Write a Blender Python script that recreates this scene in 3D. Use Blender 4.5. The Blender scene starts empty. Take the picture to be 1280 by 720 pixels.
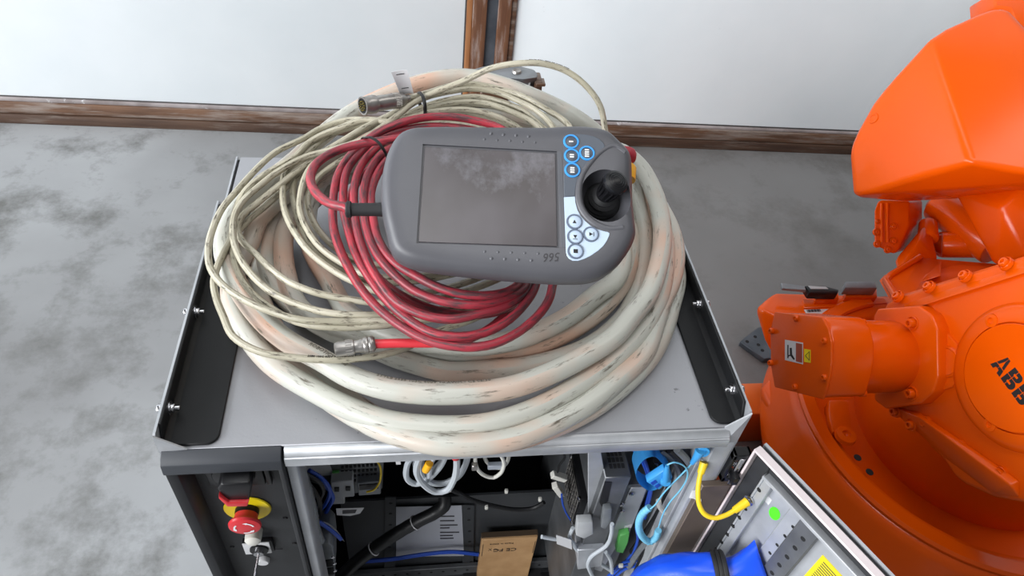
import bpy, bmesh, math, random
from mathutils import Vector, Matrix
from math import sin, cos, pi, radians
random.seed(7)
SC = bpy.context.scene
COL = SC.collection
V = Vector

# ---------------------------------------------------------------- camera, world, lights, exposure
cam_d = bpy.data.cameras.new('camera')
cam = bpy.data.objects.new('camera', cam_d)
COL.objects.link(cam)
cam_d.sensor_width = 36.0
cam_d.lens = 25.6243
cam_d.clip_start = 0.02
CR, CU, CF = V((0.9902, -0.1064, 0.0907)), V((0.0122, 0.7123, 0.7018)), V((0.1393, 0.6938, -0.7066))
cam.matrix_world = Matrix(((CR.x, CU.x, -CF.x, 0), (CR.y, CU.y, -CF.y, 0), (CR.z, CU.z, -CF.z, 0), (0, 0, 0, 1)))
cam.matrix_world.translation = V((0.2921, -0.5031, 1.748))
SC.camera = cam

world = bpy.data.worlds.new('hall_daylight')
SC.world = world
world.use_nodes = True
wn = world.node_tree.nodes
wl = world.node_tree.links
bg = wn['Background']
tc = wn.new('ShaderNodeTexCoord')
sx = wn.new('ShaderNodeSeparateXYZ')
rmp = wn.new('ShaderNodeValToRGB')
wl.new(tc.outputs['Generated'], sx.inputs[0])
mr = wn.new('ShaderNodeMapRange')
mr.inputs[1].default_value = -0.2
mr.inputs[2].default_value = 1.0
wl.new(sx.outputs[2], mr.inputs[0])
wl.new(mr.outputs[0], rmp.inputs[0])
rmp.color_ramp.elements[0].color = (0.40, 0.40, 0.41, 1)
rmp.color_ramp.elements[1].color = (0.66, 0.68, 0.70, 1)
wl.new(rmp.outputs[0], bg.inputs[0])
bg.inputs[1].default_value = 0.34

def area(name, loc, rot, sxy, power, col):          # rot: the point it faces
    d = bpy.data.lights.new(name, 'AREA')
    d.shape = 'RECTANGLE'
    d.size, d.size_y = sxy
    d.energy = power
    d.color = col
    o = bpy.data.objects.new(name, d)
    COL.objects.link(o)
    o.location = loc
    o.rotation_euler = (V(rot) - V(loc)).to_track_quat('-Z', 'Y').to_euler()
    return o
area('window_band', (-4.8, -1.9, 2.9), (0.6, 1.0, 0.6), (7.0, 2.2), 760, (0.96, 0.98, 1.0))
area('skylight_strip', (-0.8, 1.2, 5.5), (-0.2, 1.4, 0), (7.0, 0.8), 75, (0.95, 0.98, 1.0))
area('skylight_strip', (2.4, 0.6, 5.5), (2.2, 1.0, 0), (7.0, 0.8), 75, (1.0, 0.98, 0.95))
SC.view_settings.view_transform = 'Standard'
SC.view_settings.look = 'None'
SC.view_settings.exposure = -0.06
SC.view_settings.gamma = 1.0

# ---------------------------------------------------------------- materials
def srgb(r, g, b):
    f = lambda c: ((c / 255 + 0.055) / 1.055) ** 2.4 if c / 255 > 0.04045 else c / 255 / 12.92
    return (f(r), f(g), f(b), 1)

def mat(name, c1, c2=None, scale=8.0, rough=0.5, metal=0.0, bump=0.0, bscale=60.0, specks=None, sscale=40.0, samount=0.36,
        detail=6.0, coat=0.0, spec=0.5, lo=0.35, hi=0.65, rvar=0.0, stretch=None, uv=None, ssoft=0.06):
    m = bpy.data.materials.new(name)
    m.use_nodes = True
    n, l = m.node_tree.nodes, m.node_tree.links
    b = n['Principled BSDF']
    b.inputs['Roughness'].default_value = rough
    b.inputs['Metallic'].default_value = metal
    b.inputs['Coat Weight'].default_value = coat
    b.inputs['Coat Roughness'].default_value = 0.08
    b.inputs['Specular IOR Level'].default_value = spec
    b.inputs['Base Color'].default_value = c1
    t = n.new('ShaderNodeTexCoord')
    vec = t.outputs['UV' if uv else 'Object']
    svec = None
    if uv:
        mp = n.new('ShaderNodeMapping')
        mp.inputs['Scale'].default_value = uv
        l.new(vec, mp.inputs[0])
        svec = mp.outputs[0]
    if stretch:
        mp = n.new('ShaderNodeMapping')
        mp.inputs['Scale'].default_value = stretch
        l.new(vec, mp.inputs[0])
        vec = mp.outputs[0]
    out = None
    if c2:
        nz = n.new('ShaderNodeTexNoise')
        nz.inputs['Scale'].default_value = scale
        nz.inputs['Detail'].default_value = detail
        l.new(vec, nz.inputs['Vector'])
        r = n.new('ShaderNodeValToRGB')
        r.color_ramp.elements[0].position, r.color_ramp.elements[1].position = lo, hi
        r.color_ramp.elements[0].color, r.color_ramp.elements[1].color = c1, c2
        l.new(nz.outputs['Fac'], r.inputs[0])
        out = r.outputs[0]
        if rvar:
            q = n.new('ShaderNodeMapRange')
            q.inputs[3].default_value, q.inputs[4].default_value = rough - rvar, rough + rvar
            l.new(nz.outputs['Fac'], q.inputs[0])
            l.new(q.outputs[0], b.inputs['Roughness'])
    if specks:
        nz2 = n.new('ShaderNodeTexNoise')
        nz2.inputs['Scale'].default_value = sscale
        nz2.inputs['Detail'].default_value = 8
        nz2.inputs['Roughness'].default_value = 0.7
        l.new(svec or vec, nz2.inputs['Vector'])
        r2 = n.new('ShaderNodeValToRGB')
        r2.color_ramp.elements[0].position, r2.color_ramp.elements[1].position = samount, samount + ssoft
        r2.color_ramp.elements[0].color, r2.color_ramp.elements[1].color = (1, 1, 1, 1), (0, 0, 0, 1)
        l.new(nz2.outputs['Fac'], r2.inputs[0])
        mx = n.new('ShaderNodeMix')
        mx.data_type = 'RGBA'
        l.new(r2.outputs[0], mx.inputs[0])
        if out: l.new(out, mx.inputs[6])
        else: mx.inputs[6].default_value = c1
        mx.inputs[7].default_value = specks
        out = mx.outputs[2]
    if out: l.new(out, b.inputs['Base Color'])
    if bump:
        nb = n.new('ShaderNodeTexNoise')
        nb.inputs['Scale'].default_value = bscale
        nb.inputs['Detail'].default_value = 5
        l.new(svec or vec, nb.inputs['Vector'])
        bp = n.new('ShaderNodeBump')
        bp.inputs['Strength'].default_value = bump
        bp.inputs['Distance'].default_value = 0.002
        l.new(nb.outputs['Fac'], bp.inputs['Height'])
        l.new(bp.outputs[0], b.inputs['Normal'])
    return m

M = {}
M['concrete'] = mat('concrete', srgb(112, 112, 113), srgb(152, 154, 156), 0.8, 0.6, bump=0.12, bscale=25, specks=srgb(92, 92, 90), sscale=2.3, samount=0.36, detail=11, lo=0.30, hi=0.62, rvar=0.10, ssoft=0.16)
_n, _l = M['concrete'].node_tree.nodes, M['concrete'].node_tree.links      # darker on the robot's side: dirt, and shade put into the colour
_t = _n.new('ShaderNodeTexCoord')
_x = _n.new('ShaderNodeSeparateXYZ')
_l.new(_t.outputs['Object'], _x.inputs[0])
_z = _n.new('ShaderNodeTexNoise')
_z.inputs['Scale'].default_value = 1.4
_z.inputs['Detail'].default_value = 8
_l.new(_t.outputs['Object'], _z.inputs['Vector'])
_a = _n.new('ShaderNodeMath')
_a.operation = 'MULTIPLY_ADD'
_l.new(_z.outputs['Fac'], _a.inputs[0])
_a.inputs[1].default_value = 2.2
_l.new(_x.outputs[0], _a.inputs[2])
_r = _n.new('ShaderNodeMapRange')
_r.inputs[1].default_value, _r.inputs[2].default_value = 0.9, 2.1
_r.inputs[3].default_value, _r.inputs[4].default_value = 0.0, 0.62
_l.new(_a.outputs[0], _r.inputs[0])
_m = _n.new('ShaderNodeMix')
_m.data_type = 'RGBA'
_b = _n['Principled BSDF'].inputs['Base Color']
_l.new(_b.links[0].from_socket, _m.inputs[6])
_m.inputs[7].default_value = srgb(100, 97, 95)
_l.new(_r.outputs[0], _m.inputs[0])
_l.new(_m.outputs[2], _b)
M['white_board'] = mat('white_board', srgb(228, 236, 240), srgb(240, 246, 249), 1.5, 0.42, specks=srgb(202, 208, 212), sscale=9, samount=0.25)
M['board_line'] = mat('board_line', srgb(70, 66, 66), rough=0.7)
M['wood'] = mat('wood', srgb(82, 57, 42), srgb(112, 82, 62), 7, 0.5, bump=0.2, bscale=40, specks=srgb(138, 126, 118), sscale=5, samount=0.40, stretch=(0.5, 2, 6), ssoft=0.14)
M['wood_post'] = mat('wood_post', srgb(96, 62, 44), srgb(130, 90, 64), 7, 0.5, bump=0.2, bscale=40, specks=srgb(160, 142, 134), sscale=5, samount=0.36, stretch=(6, 2, 0.7), ssoft=0.12)
M['wood_dark'] = mat('wood_dark', srgb(62, 43, 34), srgb(84, 62, 48), 7, 0.55, bump=0.2, bscale=40, specks=srgb(110, 98, 90), sscale=5, samount=0.36, stretch=(0.5, 2, 6), ssoft=0.12)
M['wood_light'] = mat('wood_light', srgb(150, 98, 58), srgb(172, 118, 76), 9, 0.5, stretch=(5, 2, 0.6))
M['ledge'] = mat('ledge', srgb(128, 118, 116), srgb(168, 160, 160), 9, 0.6, specks=srgb(225, 225, 228), sscale=14, samount=0.33)
M['steel_strip'] = mat('steel_strip', srgb(62, 68, 76), srgb(92, 98, 106), 9, 0.45, metal=0.3)
M['galv'] = mat('galv', srgb(168, 171, 176), srgb(188, 191, 196), 16, 0.45, metal=0.4, bump=0.06, bscale=260, specks=srgb(128, 130, 133), sscale=34, samount=0.27, rvar=0.06)
M['top_sheet'] = mat('top_sheet', srgb(146, 147, 152), srgb(162, 163, 168), 2.2, 0.5, metal=0.3, bump=0.08, bscale=320, specks=srgb(104, 104, 106), sscale=40, samount=0.29, detail=10)
M['galv_edge'] = mat('galv_edge', srgb(170, 173, 177), srgb(194, 196, 200), 20, 0.5, metal=0.4)
M['galv_dark'] = mat('galv_dark', srgb(96, 98, 101), srgb(124, 126, 129), 14, 0.45, metal=0.6)
M['black_paint'] = mat('black_paint', srgb(18, 19, 21), srgb(24, 25, 27), 12, 0.55, bump=0.05, bscale=300, specks=srgb(50, 51, 54), sscale=60, samount=0.25, spec=0.3)
M['plastic_dark'] = mat('plastic_dark', srgb(50, 53, 59), srgb(56, 59, 65), 12, 0.55, bump=0.06, bscale=400)
M['plastic_black'] = mat('plastic_black', srgb(18, 18, 20), srgb(23, 23, 26), 10, 0.35, spec=0.35)
M['rubber'] = mat('rubber', srgb(26, 26, 28), srgb(34, 34, 36), 30, 0.6)
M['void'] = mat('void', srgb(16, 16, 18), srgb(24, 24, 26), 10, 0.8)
M['backplate'] = mat('backplate', srgb(48, 50, 53), srgb(58, 60, 63), 8, 0.5)
M['chrome'] = mat('chrome', srgb(190, 190, 194), srgb(214, 214, 218), 20, 0.22, metal=1.0)
M['nickel'] = mat('nickel', srgb(150, 146, 142), srgb(186, 182, 178), 40, 0.35, metal=0.9)
M['gold'] = mat('gold', srgb(196, 176, 96), rough=0.3, metal=0.9)
M['thick'] = mat('thick', srgb(190, 190, 181), srgb(208, 172, 151), 5.5, 0.36, bump=0.2, bscale=14, specks=srgb(100, 93, 82), sscale=24, samount=0.335, lo=0.48, hi=0.66, detail=3, uv=(0.8, 4.5, 1), ssoft=0.10)
M['thin'] = mat('thin', srgb(160, 154, 134), srgb(190, 184, 165), 9, 0.42, bump=0.15, bscale=20, specks=srgb(80, 72, 60), sscale=40, samount=0.365, detail=4, uv=(1.2, 5, 1), ssoft=0.10)
M['red_cable'] = mat('red_cable', srgb(176, 48, 62), srgb(142, 50, 62), 9, 0.42, bump=0.15, bscale=20, specks=srgb(80, 52, 56), sscale=30, samount=0.40, uv=(0.9, 5, 1), ssoft=0.14)
M['red_clean'] = mat('red_clean', srgb(222, 58, 68), rough=0.4)
M['pend'] = mat('pend', srgb(84, 86, 92), srgb(92, 94, 100), 9, 0.5, bump=0.12, bscale=900)
M['pend_face'] = mat('pend_face', srgb(80, 80, 85), srgb(90, 90, 95), 5, 0.42, bump=0.04, bscale=500)
M['screen'] = mat('screen', srgb(52, 46, 48), srgb(92, 87, 92), 11, 0.24, lo=0.38, hi=0.80, rvar=0.10, detail=2.5, stretch=(1, 0.7, 1), specks=srgb(122, 121, 130), sscale=5, samount=0.30, ssoft=0.16, spec=0.4)
M['pad_dark'] = mat('pad_dark', srgb(72, 80, 92), rough=0.35)
M['pad_light'] = mat('pad_light', srgb(190, 208, 228), rough=0.35)
M['blue_ring'] = mat('blue_ring', srgb(46, 150, 232), rough=0.35)
M['grey_ring'] = mat('grey_ring', srgb(92, 104, 124), rough=0.4)
M['white_print'] = mat('white_print', srgb(232, 234, 236), rough=0.5)
M['black_print'] = mat('black_print', srgb(26, 26, 28), rough=0.55)
M['ink'] = mat('ink', srgb(56, 54, 58), rough=0.55)
M['grey_print'] = mat('grey_print', srgb(120, 116, 106), rough=0.6)
M['red_btn'] = mat('red_btn', srgb(206, 44, 52), rough=0.35)
M['red_dull'] = mat('red_dull', srgb(176, 46, 62), rough=0.45)
M['yellow'] = mat('yellow', srgb(240, 214, 24), rough=0.4)
M['amber'] = mat('amber', srgb(246, 178, 22), rough=0.4)
M['orange'] = mat('orange', srgb(224, 82, 0), srgb(229, 88, 4), 3, 0.22, bump=0.03, bscale=120, spec=0.32)
M['orange_beam'] = mat('orange_beam', srgb(214, 104, 30), srgb(196, 92, 28), 4, 0.4, bump=0.1)
M['paper'] = mat('paper', srgb(226, 228, 232), rough=0.6)
M['sheet_grey'] = mat('sheet_grey', srgb(168, 170, 178), rough=0.35)
M['panel_black'] = mat('panel_black', srgb(32, 33, 36), srgb(38, 39, 42), 12, 0.5, bump=0.05, bscale=300)
M['label_white'] = mat('label_white', srgb(208, 208, 210), rough=0.5)
M['label_brown'] = mat('label_brown', srgb(160, 74, 52), rough=0.5)
M['cardboard'] = mat('cardboard', srgb(176, 136, 92), srgb(190, 150, 106), 30, 0.75)
M['card_edge'] = mat('card_edge', srgb(70, 54, 38), rough=0.8)
M['grey_plastic'] = mat('grey_plastic', srgb(166, 168, 170), srgb(182, 184, 186), 20, 0.5)
M['grey_wire'] = mat('grey_wire', srgb(182, 188, 194), rough=0.45)
M['white_wire'] = mat('white_wire', srgb(214, 212, 204), rough=0.45)
M['blue_wire'] = mat('blue_wire', srgb(30, 74, 176), rough=0.4)
M['sky_blue'] = mat('sky_blue', srgb(72, 166, 226), srgb(58, 150, 216), 20, 0.4)
M['pale_blue'] = mat('pale_blue', srgb(120, 194, 226), rough=0.4)
M['bag_blue'] = mat('bag_blue', srgb(24, 78, 226), srgb(36, 92, 238), 6, 0.3, bump=0.3, bscale=24)
M['yellow_wire'] = mat('yellow_wire', srgb(246, 208, 40), rough=0.4)
M['green'] = mat('green', srgb(86, 168, 84), rough=0.45)
M['green_sticker'] = mat('green_sticker', srgb(84, 236, 34), rough=0.5)
M['door_rim'] = mat('door_rim', srgb(218, 206, 208), rough=0.4)
M['gasket'] = mat('gasket', srgb(38, 39, 42), srgb(46, 47, 50), 20, 0.5)
M['wire_black'] = mat('wire_black', srgb(20, 20, 22), rough=0.45)
M['brown_metal'] = mat('brown_metal', srgb(104, 92, 84), srgb(122, 108, 98), 8, 0.4, metal=0.3)
M['conn_grey'] = mat('conn_grey', srgb(118, 122, 126), srgb(140, 144, 148), 20, 0.45, metal=0.4)
M['smoke'] = mat('smoke', srgb(160, 166, 176), rough=0.3)

# ---------------------------------------------------------------- mesh helpers
def T(loc): return Matrix.Translation(V(loc))

def thing(name, label, cat, loc=(0, 0, 0), group=None):
    o = bpy.data.objects.new(name, None)
    o.empty_display_size = 0.05
    COL.objects.link(o)
    o.location = loc
    o['label'] = label
    o['category'] = cat
    if group: o['group'] = group
    return o

def wpos(o):
    p = V(o.location)
    while o.parent:
        o = o.parent
        p = p + V(o.location)
    return p

def obj(name, bm, m, parent=None, smooth=True, angle=40, base=False):
    """link a bmesh given in world coordinates as one mesh object, origin at its own middle"""
    bm.normal_update()
    lo = V((min(v.co[i] for v in bm.verts) for i in range(3)))
    hi = V((max(v.co[i] for v in bm.verts) for i in range(3)))
    c = (lo + hi) / 2
    if base: c.z = lo.z
    bmesh.ops.translate(bm, verts=bm.verts, vec=-c)
    if smooth:
        for f in bm.faces: f.smooth = True
        for e in bm.edges:
            if len(e.link_faces) == 2 and e.calc_face_angle(0) > radians(angle): e.smooth = False
    me = bpy.data.meshes.new(name)
    bm.to_mesh(me)
    bm.free()
    if isinstance(m, (list, tuple)):
        for q in m: me.materials.append(M[q])
    else:
        me.materials.append(M[m])
    o = bpy.data.objects.new(name, me)
    COL.objects.link(o)
    if parent:
        o.parent = parent
        o.location = c - wpos(parent)
    else:
        o.location = c
    return o

def tag(o, label, cat=None, group=None, kind=None):
    if label: o['label'] = label
    if cat: o['category'] = cat
    if group: o['group'] = group
    if kind: o['kind'] = kind
    return o

def frame(o, u, v, w):
    u, v, w = V(u), V(v), V(w)
    m = Matrix(((u.x, v.x, w.x, 0), (u.y, v.y, w.y, 0), (u.z, v.z, w.z, 0), (0, 0, 0, 1)))
    m.translation = V(o)
    return m

def axis_frame(o, w, up=(0, 0, 1)):
    w = V(w).normalized()
    u = V(up).cross(w)
    if u.length < 1e-4: u = V((1, 0, 0)).cross(w)
    u.normalize()
    return frame(o, u, w.cross(u), w)

def bevel(bm, d, seg=2, ang=30):
    if d <= 0: return bm
    bm.normal_update()
    ed = [e for e in bm.edges if len(e.link_faces) == 2 and e.calc_face_angle(0) > radians(ang)]
    bmesh.ops.bevel(bm, geom=ed, offset=d, segments=seg, profile=0.5, affect='EDGES', clamp_overlap=True)
    return bm

def box(lo, hi, bev=0.0, seg=2, mx=None, bm=None):
    b = bmesh.new()
    bmesh.ops.create_cube(b, size=1)
    lo, hi = V(lo), V(hi)
    for v in b.verts:
        v.co = V((lo[i] + (hi[i] - lo[i]) * (v.co[i] + 0.5) for i in range(3)))
    bevel(b, bev, seg)
    if mx: b.transform(mx)
    return merge(bm, b)

def merge(a, b):
    if a is None: return b
    me = bpy.data.meshes.new('tmp')
    b.to_mesh(me)
    b.free()
    a.from_mesh(me)
    bpy.data.meshes.remove(me)
    return a

def prism(pts, ext, bev=0.0, seg=2, bm=None, ang=30):
    """solid from a 3-D outline pushed along ext"""
    b = bmesh.new()
    ext = V(ext)
    vs = [b.verts.new(V(q)) for q in pts]
    f = b.faces.new(vs)
    f.normal_update()
    r = bmesh.ops.extrude_face_region(b, geom=[f])
    bmesh.ops.translate(b, verts=[g for g in r['geom'] if isinstance(g, bmesh.types.BMVert)], vec=ext)
    bmesh.ops.recalc_face_normals(b, faces=b.faces)
    bevel(b, bev, seg, ang)
    return merge(bm, b)

def cyl(p0, p1, r0, r1=None, n=24, bev=0.0, bm=None, seg=2):
    p0, p1 = V(p0), V(p1)
    r1 = r0 if r1 is None else r1
    b = bmesh.new()
    L = (p1 - p0).length
    bmesh.ops.create_cone(b, cap_ends=True, segments=n, radius1=r0, radius2=r1, depth=L)
    bevel(b, bev, seg, 50)
    bmesh.ops.translate(b, verts=b.verts, vec=(0, 0, L / 2))
    b.transform(axis_frame(p0, p1 - p0))
    return merge(bm, b)

def lathe(prof, mx, n=40, bm=None, a0=0.0, a1=2 * pi, closed=True):
    """profile of (r, z) turned about local z"""
    b = bmesh.new()
    full = abs(a1 - a0 - 2 * pi) < 1e-6
    cols = n if full else n + 1
    rings = []
    for r, z in prof:
        if r < 1e-6: rings.append([b.verts.new((0, 0, z))] * cols)
        else: rings.append([b.verts.new((r * cos(a0 + (a1 - a0) * k / n), r * sin(a0 + (a1 - a0) * k / n), z)) for k in range(cols)])
    for i in range(len(rings) - 1):
        A, B = rings[i], rings[i + 1]
        for k in range(n):
            k2 = (k + 1) % cols
            q = []
            for v in (A[k], A[k2], B[k2], B[k]):
                if v not in q: q.append(v)
            if len(q) >= 3:
                try: b.faces.new(q)
                except ValueError: pass
    b.transform(mx)
    bmesh.ops.recalc_face_normals(b, faces=b.faces)
    return merge(bm, b)

def catmull(pts, step=0.012, closed=False):
    P = [V(q) for q in pts]
    n = len(P)
    out = []
    rng = n if closed else n - 1
    for i in range(rng):
        if closed: p0, p1, p2, p3 = P[(i - 1) % n], P[i], P[(i + 1) % n], P[(i + 2) % n]
        else: p0, p1, p2, p3 = P[max(i - 1, 0)], P[i], P[min(i + 1, n - 1)], P[min(i + 2, n - 1)]
        k = max(2, int((p2 - p1).length / step))
        d1 = max((p1 - p0).length, 1e-5) ** 0.5
        d2 = max((p2 - p1).length, 1e-5) ** 0.5
        d3 = max((p3 - p2).length, 1e-5) ** 0.5
        m1 = (p2 - p1) if (p1 - p0).length < 1e-5 else ((p1 - p0) / d1 - (p2 - p0) / (d1 + d2) + (p2 - p1) / d2) * d2
        m2 = (p2 - p1) if (p3 - p2).length < 1e-5 else ((p2 - p1) / d2 - (p3 - p1) / (d2 + d3) + (p3 - p2) / d3) * d2
        for j in range(k):
            t = j / k
            out.append((2 * t**3 - 3 * t**2 + 1) * p1 + (t**3 - 2 * t**2 + t) * m1 + (-2 * t**3 + 3 * t**2) * p2 + (t**3 - t**2) * m2)
    if not closed: out.append(P[-1].copy())
    return out

def tube(path, r, n=8, closed=False, bm=None, caps=True, flat=1.0, ridge=0.0):
    b = bmesh.new()
    m = len(path)
    tans = []
    for i in range(m):
        if closed: t = path[(i + 1) % m] - path[i - 1]
        else: t = path[min(i + 1, m - 1)] - path[max(i - 1, 0)]
        tans.append(t.normalized())
    nrm = V((0, 0, 1)) - tans[0] * tans[0].z
    if nrm.length < 1e-3: nrm = V((1, 0, 0)) - tans[0] * tans[0].x
    nrm.normalize()
    rings = []
    uvl = b.loops.layers.uv.new('UVMap')
    Ls = [0.0]
    for i in range(1, m + 1): Ls.append(Ls[-1] + (path[i % m] - path[i - 1]).length)
    r0_ = r[0] if isinstance(r, (list, tuple)) else r
    for i in range(m):
        nrm = (nrm - tans[i] * nrm.dot(tans[i])).normalized()
        bn = tans[i].cross(nrm)
        rr = r[i] if isinstance(r, (list, tuple)) else r
        if ridge: rr = rr * (1 + ridge * (1 if (i // 2) % 2 else -1))
        rings.append([b.verts.new(path[i] + (nrm * cos(2 * pi * k / n) + bn * flat * sin(2 * pi * k / n)) * rr) for k in range(n)])
    for i in range(m if closed else m - 1):
        A, B = rings[i], rings[(i + 1) % m]
        for k in range(n):
            f = b.faces.new((A[k], A[(k + 1) % n], B[(k + 1) % n], B[k]))
            for lp, (a_, k_) in zip(f.loops, ((0, k), (0, k + 1), (1, k + 1), (1, k))): lp[uvl].uv = (Ls[i + a_], 2 * pi * r0_ * k_ / n)
    if caps and not closed:
        b.faces.new(rings[0][::-1])
        b.faces.new(rings[-1])
    bmesh.ops.recalc_face_normals(b, faces=b.faces)
    return merge(bm, b)

def text_bm(s, size, mx, depth=0.0006, bm=None, align='CENTER', shear=0.0, squash=1.0):
    cu = bpy.data.curves.new('tmp_text', 'FONT')
    cu.body = s
    cu.size = size
    cu.align_x = align
    cu.align_y = 'CENTER'
    cu.extrude = depth / 2
    cu.shear = shear
    cu.resolution_u = 2
    o = bpy.data.objects.new('tmp_text', cu)
    COL.objects.link(o)
    dg = bpy.context.evaluated_depsgraph_get()
    dg.update()
    me = bpy.data.meshes.new_from_object(o.evaluated_get(dg))
    b = bmesh.new()
    b.from_mesh(me)
    bpy.data.objects.remove(o)
    bpy.data.curves.remove(cu)
    bpy.data.meshes.remove(me)
    for v in b.verts:
        v.co.x *= squash
        v.co.z += depth / 2
    b.transform(mx)
    return merge(bm, b)

def text_on_tube(s, size, path, start, r, theta, squash=0.9):
    """print letters round a cable: x runs along it, y wraps it; theta from straight up"""
    b = text_bm(s, size, Matrix.Identity(4), depth=0.0004, align='LEFT', squash=squash)
    L = [0.0]
    for i in range(1, len(path)): L.append(L[-1] + (path[i] - path[i - 1]).length)
    for v in b.verts:
        u = start + v.co.x
        i = 0
        while i < len(L) - 2 and L[i + 1] < u: i += 1
        t = (u - L[i]) / max(L[i + 1] - L[i], 1e-6)
        p = path[i].lerp(path[i + 1], t)
        tg = (path[min(i + 2, len(path) - 1)] - path[max(i - 1, 0)]).normalized()
        side = tg.cross(V((0, 0, 1))).normalized()
        up = side.cross(tg)
        a = theta - v.co.y / r
        v.co = p + (up * cos(a) + side * sin(a)) * (r + 0.0003 + v.co.z)
    return b

def hull(pts, bev=0.0, seg=3, ang=12):
    b = bmesh.new()
    for q in pts: b.verts.new(V(q))
    bmesh.ops.convex_hull(b, input=b.verts)
    for v in [v for v in b.verts if not v.link_faces]: b.verts.remove(v)
    bmesh.ops.dissolve_limit(b, angle_limit=radians(3), verts=b.verts, edges=b.edges)
    bevel(b, bev, seg, ang)
    return b

def hexbolt(p, w, r=0.008, h=0.006, stud=0.006):
    b = cyl(V(p), V(p) + V(w).normalized() * 0.0015, r * 1.45, n=20)
    b = cyl(V(p), V(p) + V(w).normalized() * h, r, n=6, bev=r * 0.1, bm=b, seg=1)
    if stud: b = cyl(V(p) + V(w).normalized() * h, V(p) + V(w).normalized() * (h + stud), r * 0.5, n=12, bev=r * 0.08, bm=b, seg=1)
    return b

def socket(p, w, r, h):
    """socket-head cap screw with a hexagonal recess"""
    mx = axis_frame(p, w)
    prof = [(r, -0.002), (r, h * 0.85), (r * 0.88, h), (r * 0.5, h), (r * 0.5, h * 0.4), (0, h * 0.4)]
    return lathe(prof, mx, n=14)

def pocket(p, w, r, depth=0.004):
    """spot-faced bolt seat: a low rim round a sunken floor"""
    return lathe([(r * 1.55, -0.004), (r * 1.5, depth * 0.8), (r * 1.38, depth), (r * 1.28, depth * 0.8), (r * 1.25, 0.0004), (0, 0.0004)], axis_frame(p, w), 24)

# ---------------------------------------------------------------- the setting
WA, WB = V((-1.2976, 2.1761, 0.0)), V((2.2506, 2.0436, 0.0))
WD = (WB - WA).normalized()
WN = V((WD.y, -WD.x, 0))
if WN.y > 0: WN = -WN
def wallbox(s0, s1, d0, d1, z0, z1, bev=0.0):
    """box in wall coordinates: s along the wall from WA, d out of the wall into the room"""
    return box((s0, d0, z0), (s1, d1, z1), bev, mx=frame(WA, WD, WN, (0, 0, 1)))
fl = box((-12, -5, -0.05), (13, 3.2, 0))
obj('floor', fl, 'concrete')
bpy.data.objects['floor']['kind'] = 'structure'
wall = obj('wall_back', wallbox(-10, 13, -0.12, -0.02, 0, 3.6), 'white_board')
wall['kind'] = 'structure'
pn = obj('panel', wallbox(-9.9, 1.811, -0.02, 0.0, 0.112, 3.5, 0.003), 'white_board', wall)
pn = obj('panel', wallbox(1.997, 12.9, -0.02, 0.0, 0.112, 3.5, 0.003), 'white_board', wall)
ln = obj('seam', wallbox(-9.9, 1.811, -0.02, 0.0025, 0.109, 0.113), 'board_line', wall)
ln = obj('seam', wallbox(1.997, 12.9, -0.02, 0.0025, 0.109, 0.113), 'board_line', wall)
ln = obj('seam', wallbox(1.806, 1.812, -0.02, 0.004, 0.112, 3.5), 'board_line', wall)
bb = obj('baseboard_back', wallbox(-10, 13, -0.02, 0.016, 0.044, 0.094, 0.004), 'wood')
bb['kind'] = 'structure'
obj('lower_board', wallbox(-10, 13, -0.02, 0.022, 0.0, 0.042, 0.003), 'wood_dark', bb)
obj('ledge', wallbox(-10, 1.811, -0.02, 0.012, 0.0945, 0.109, 0.003), 'ledge', bb)
obj('ledge', wallbox(1.997, 13, -0.02, 0.008, 0.0945, 0.107, 0.003), 'ledge', bb)
t1 = obj('trim_1', wallbox(1.834, 1.886, -0.02, 0.02, 0.0945, 3.5, 0.003), 'wood_post')
t1['kind'] = 'structure'
obj('bead', wallbox(1.812, 1.834, -0.02, 0.012, 0.0945, 3.5, 0.005), 'wood_light', t1)
t2 = obj('trim_2', wallbox(1.8865, 1.9265, -0.02, 0.006, 0.0945, 3.5), 'steel_strip')
t2['kind'] = 'structure'
t3 = obj('trim_3', wallbox(1.927, 1.976, -0.02, 0.02, 0.0945, 3.5, 0.003), 'wood_post')
t3['kind'] = 'structure'
obj('bead', wallbox(1.976, 1.996, -0.02, 0.012, 0.0945, 3.5, 0.004), 'wood', t3)

# ---------------------------------------------------------------- controller cabinet
W, D, TOP, HF = 0.725, 0.588, 0.97, 0.030
cab = thing('controller_cabinet', 'grey steel robot controller cabinet, open at the front, cables heaped on top', 'cabinet', (W / 2, D / 2, 0))
# top sheet with its stepped front lip
obj('top_panel', prism([(0.004, 0, TOP - 0.004), (0.004, 0, TOP), (0.004, D, TOP), (0.004, D, TOP - 0.004)], (W - 0.008, 0, 0), 0.001, 1), 'top_sheet', cab)
lip = prism([(0.14, 0.0, TOP - 0.001), (0.14, -0.004, TOP - 0.0015), (0.14, -0.010, TOP - 0.008), (0.14, -0.011, TOP - 0.010), (0.14, -0.013, TOP - 0.010), (0.14, -0.014, TOP - 0.026), (0.14, -0.006, TOP - 0.03), (0.14, 0.002, TOP - 0.012)], (0.706 - 0.14, 0, 0), 0.0008, 1)
lp = obj('front_lip', lip, 'galv_edge', cab)
obj('seal_strip', prism([(0.14, -0.0095, TOP - 0.0078), (0.14, -0.0115, TOP - 0.0102), (0.14, -0.0105, TOP - 0.0108), (0.14, -0.0085, TOP - 0.009)], (0.565, 0, 0)), 'galv_dark', lp)
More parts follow.
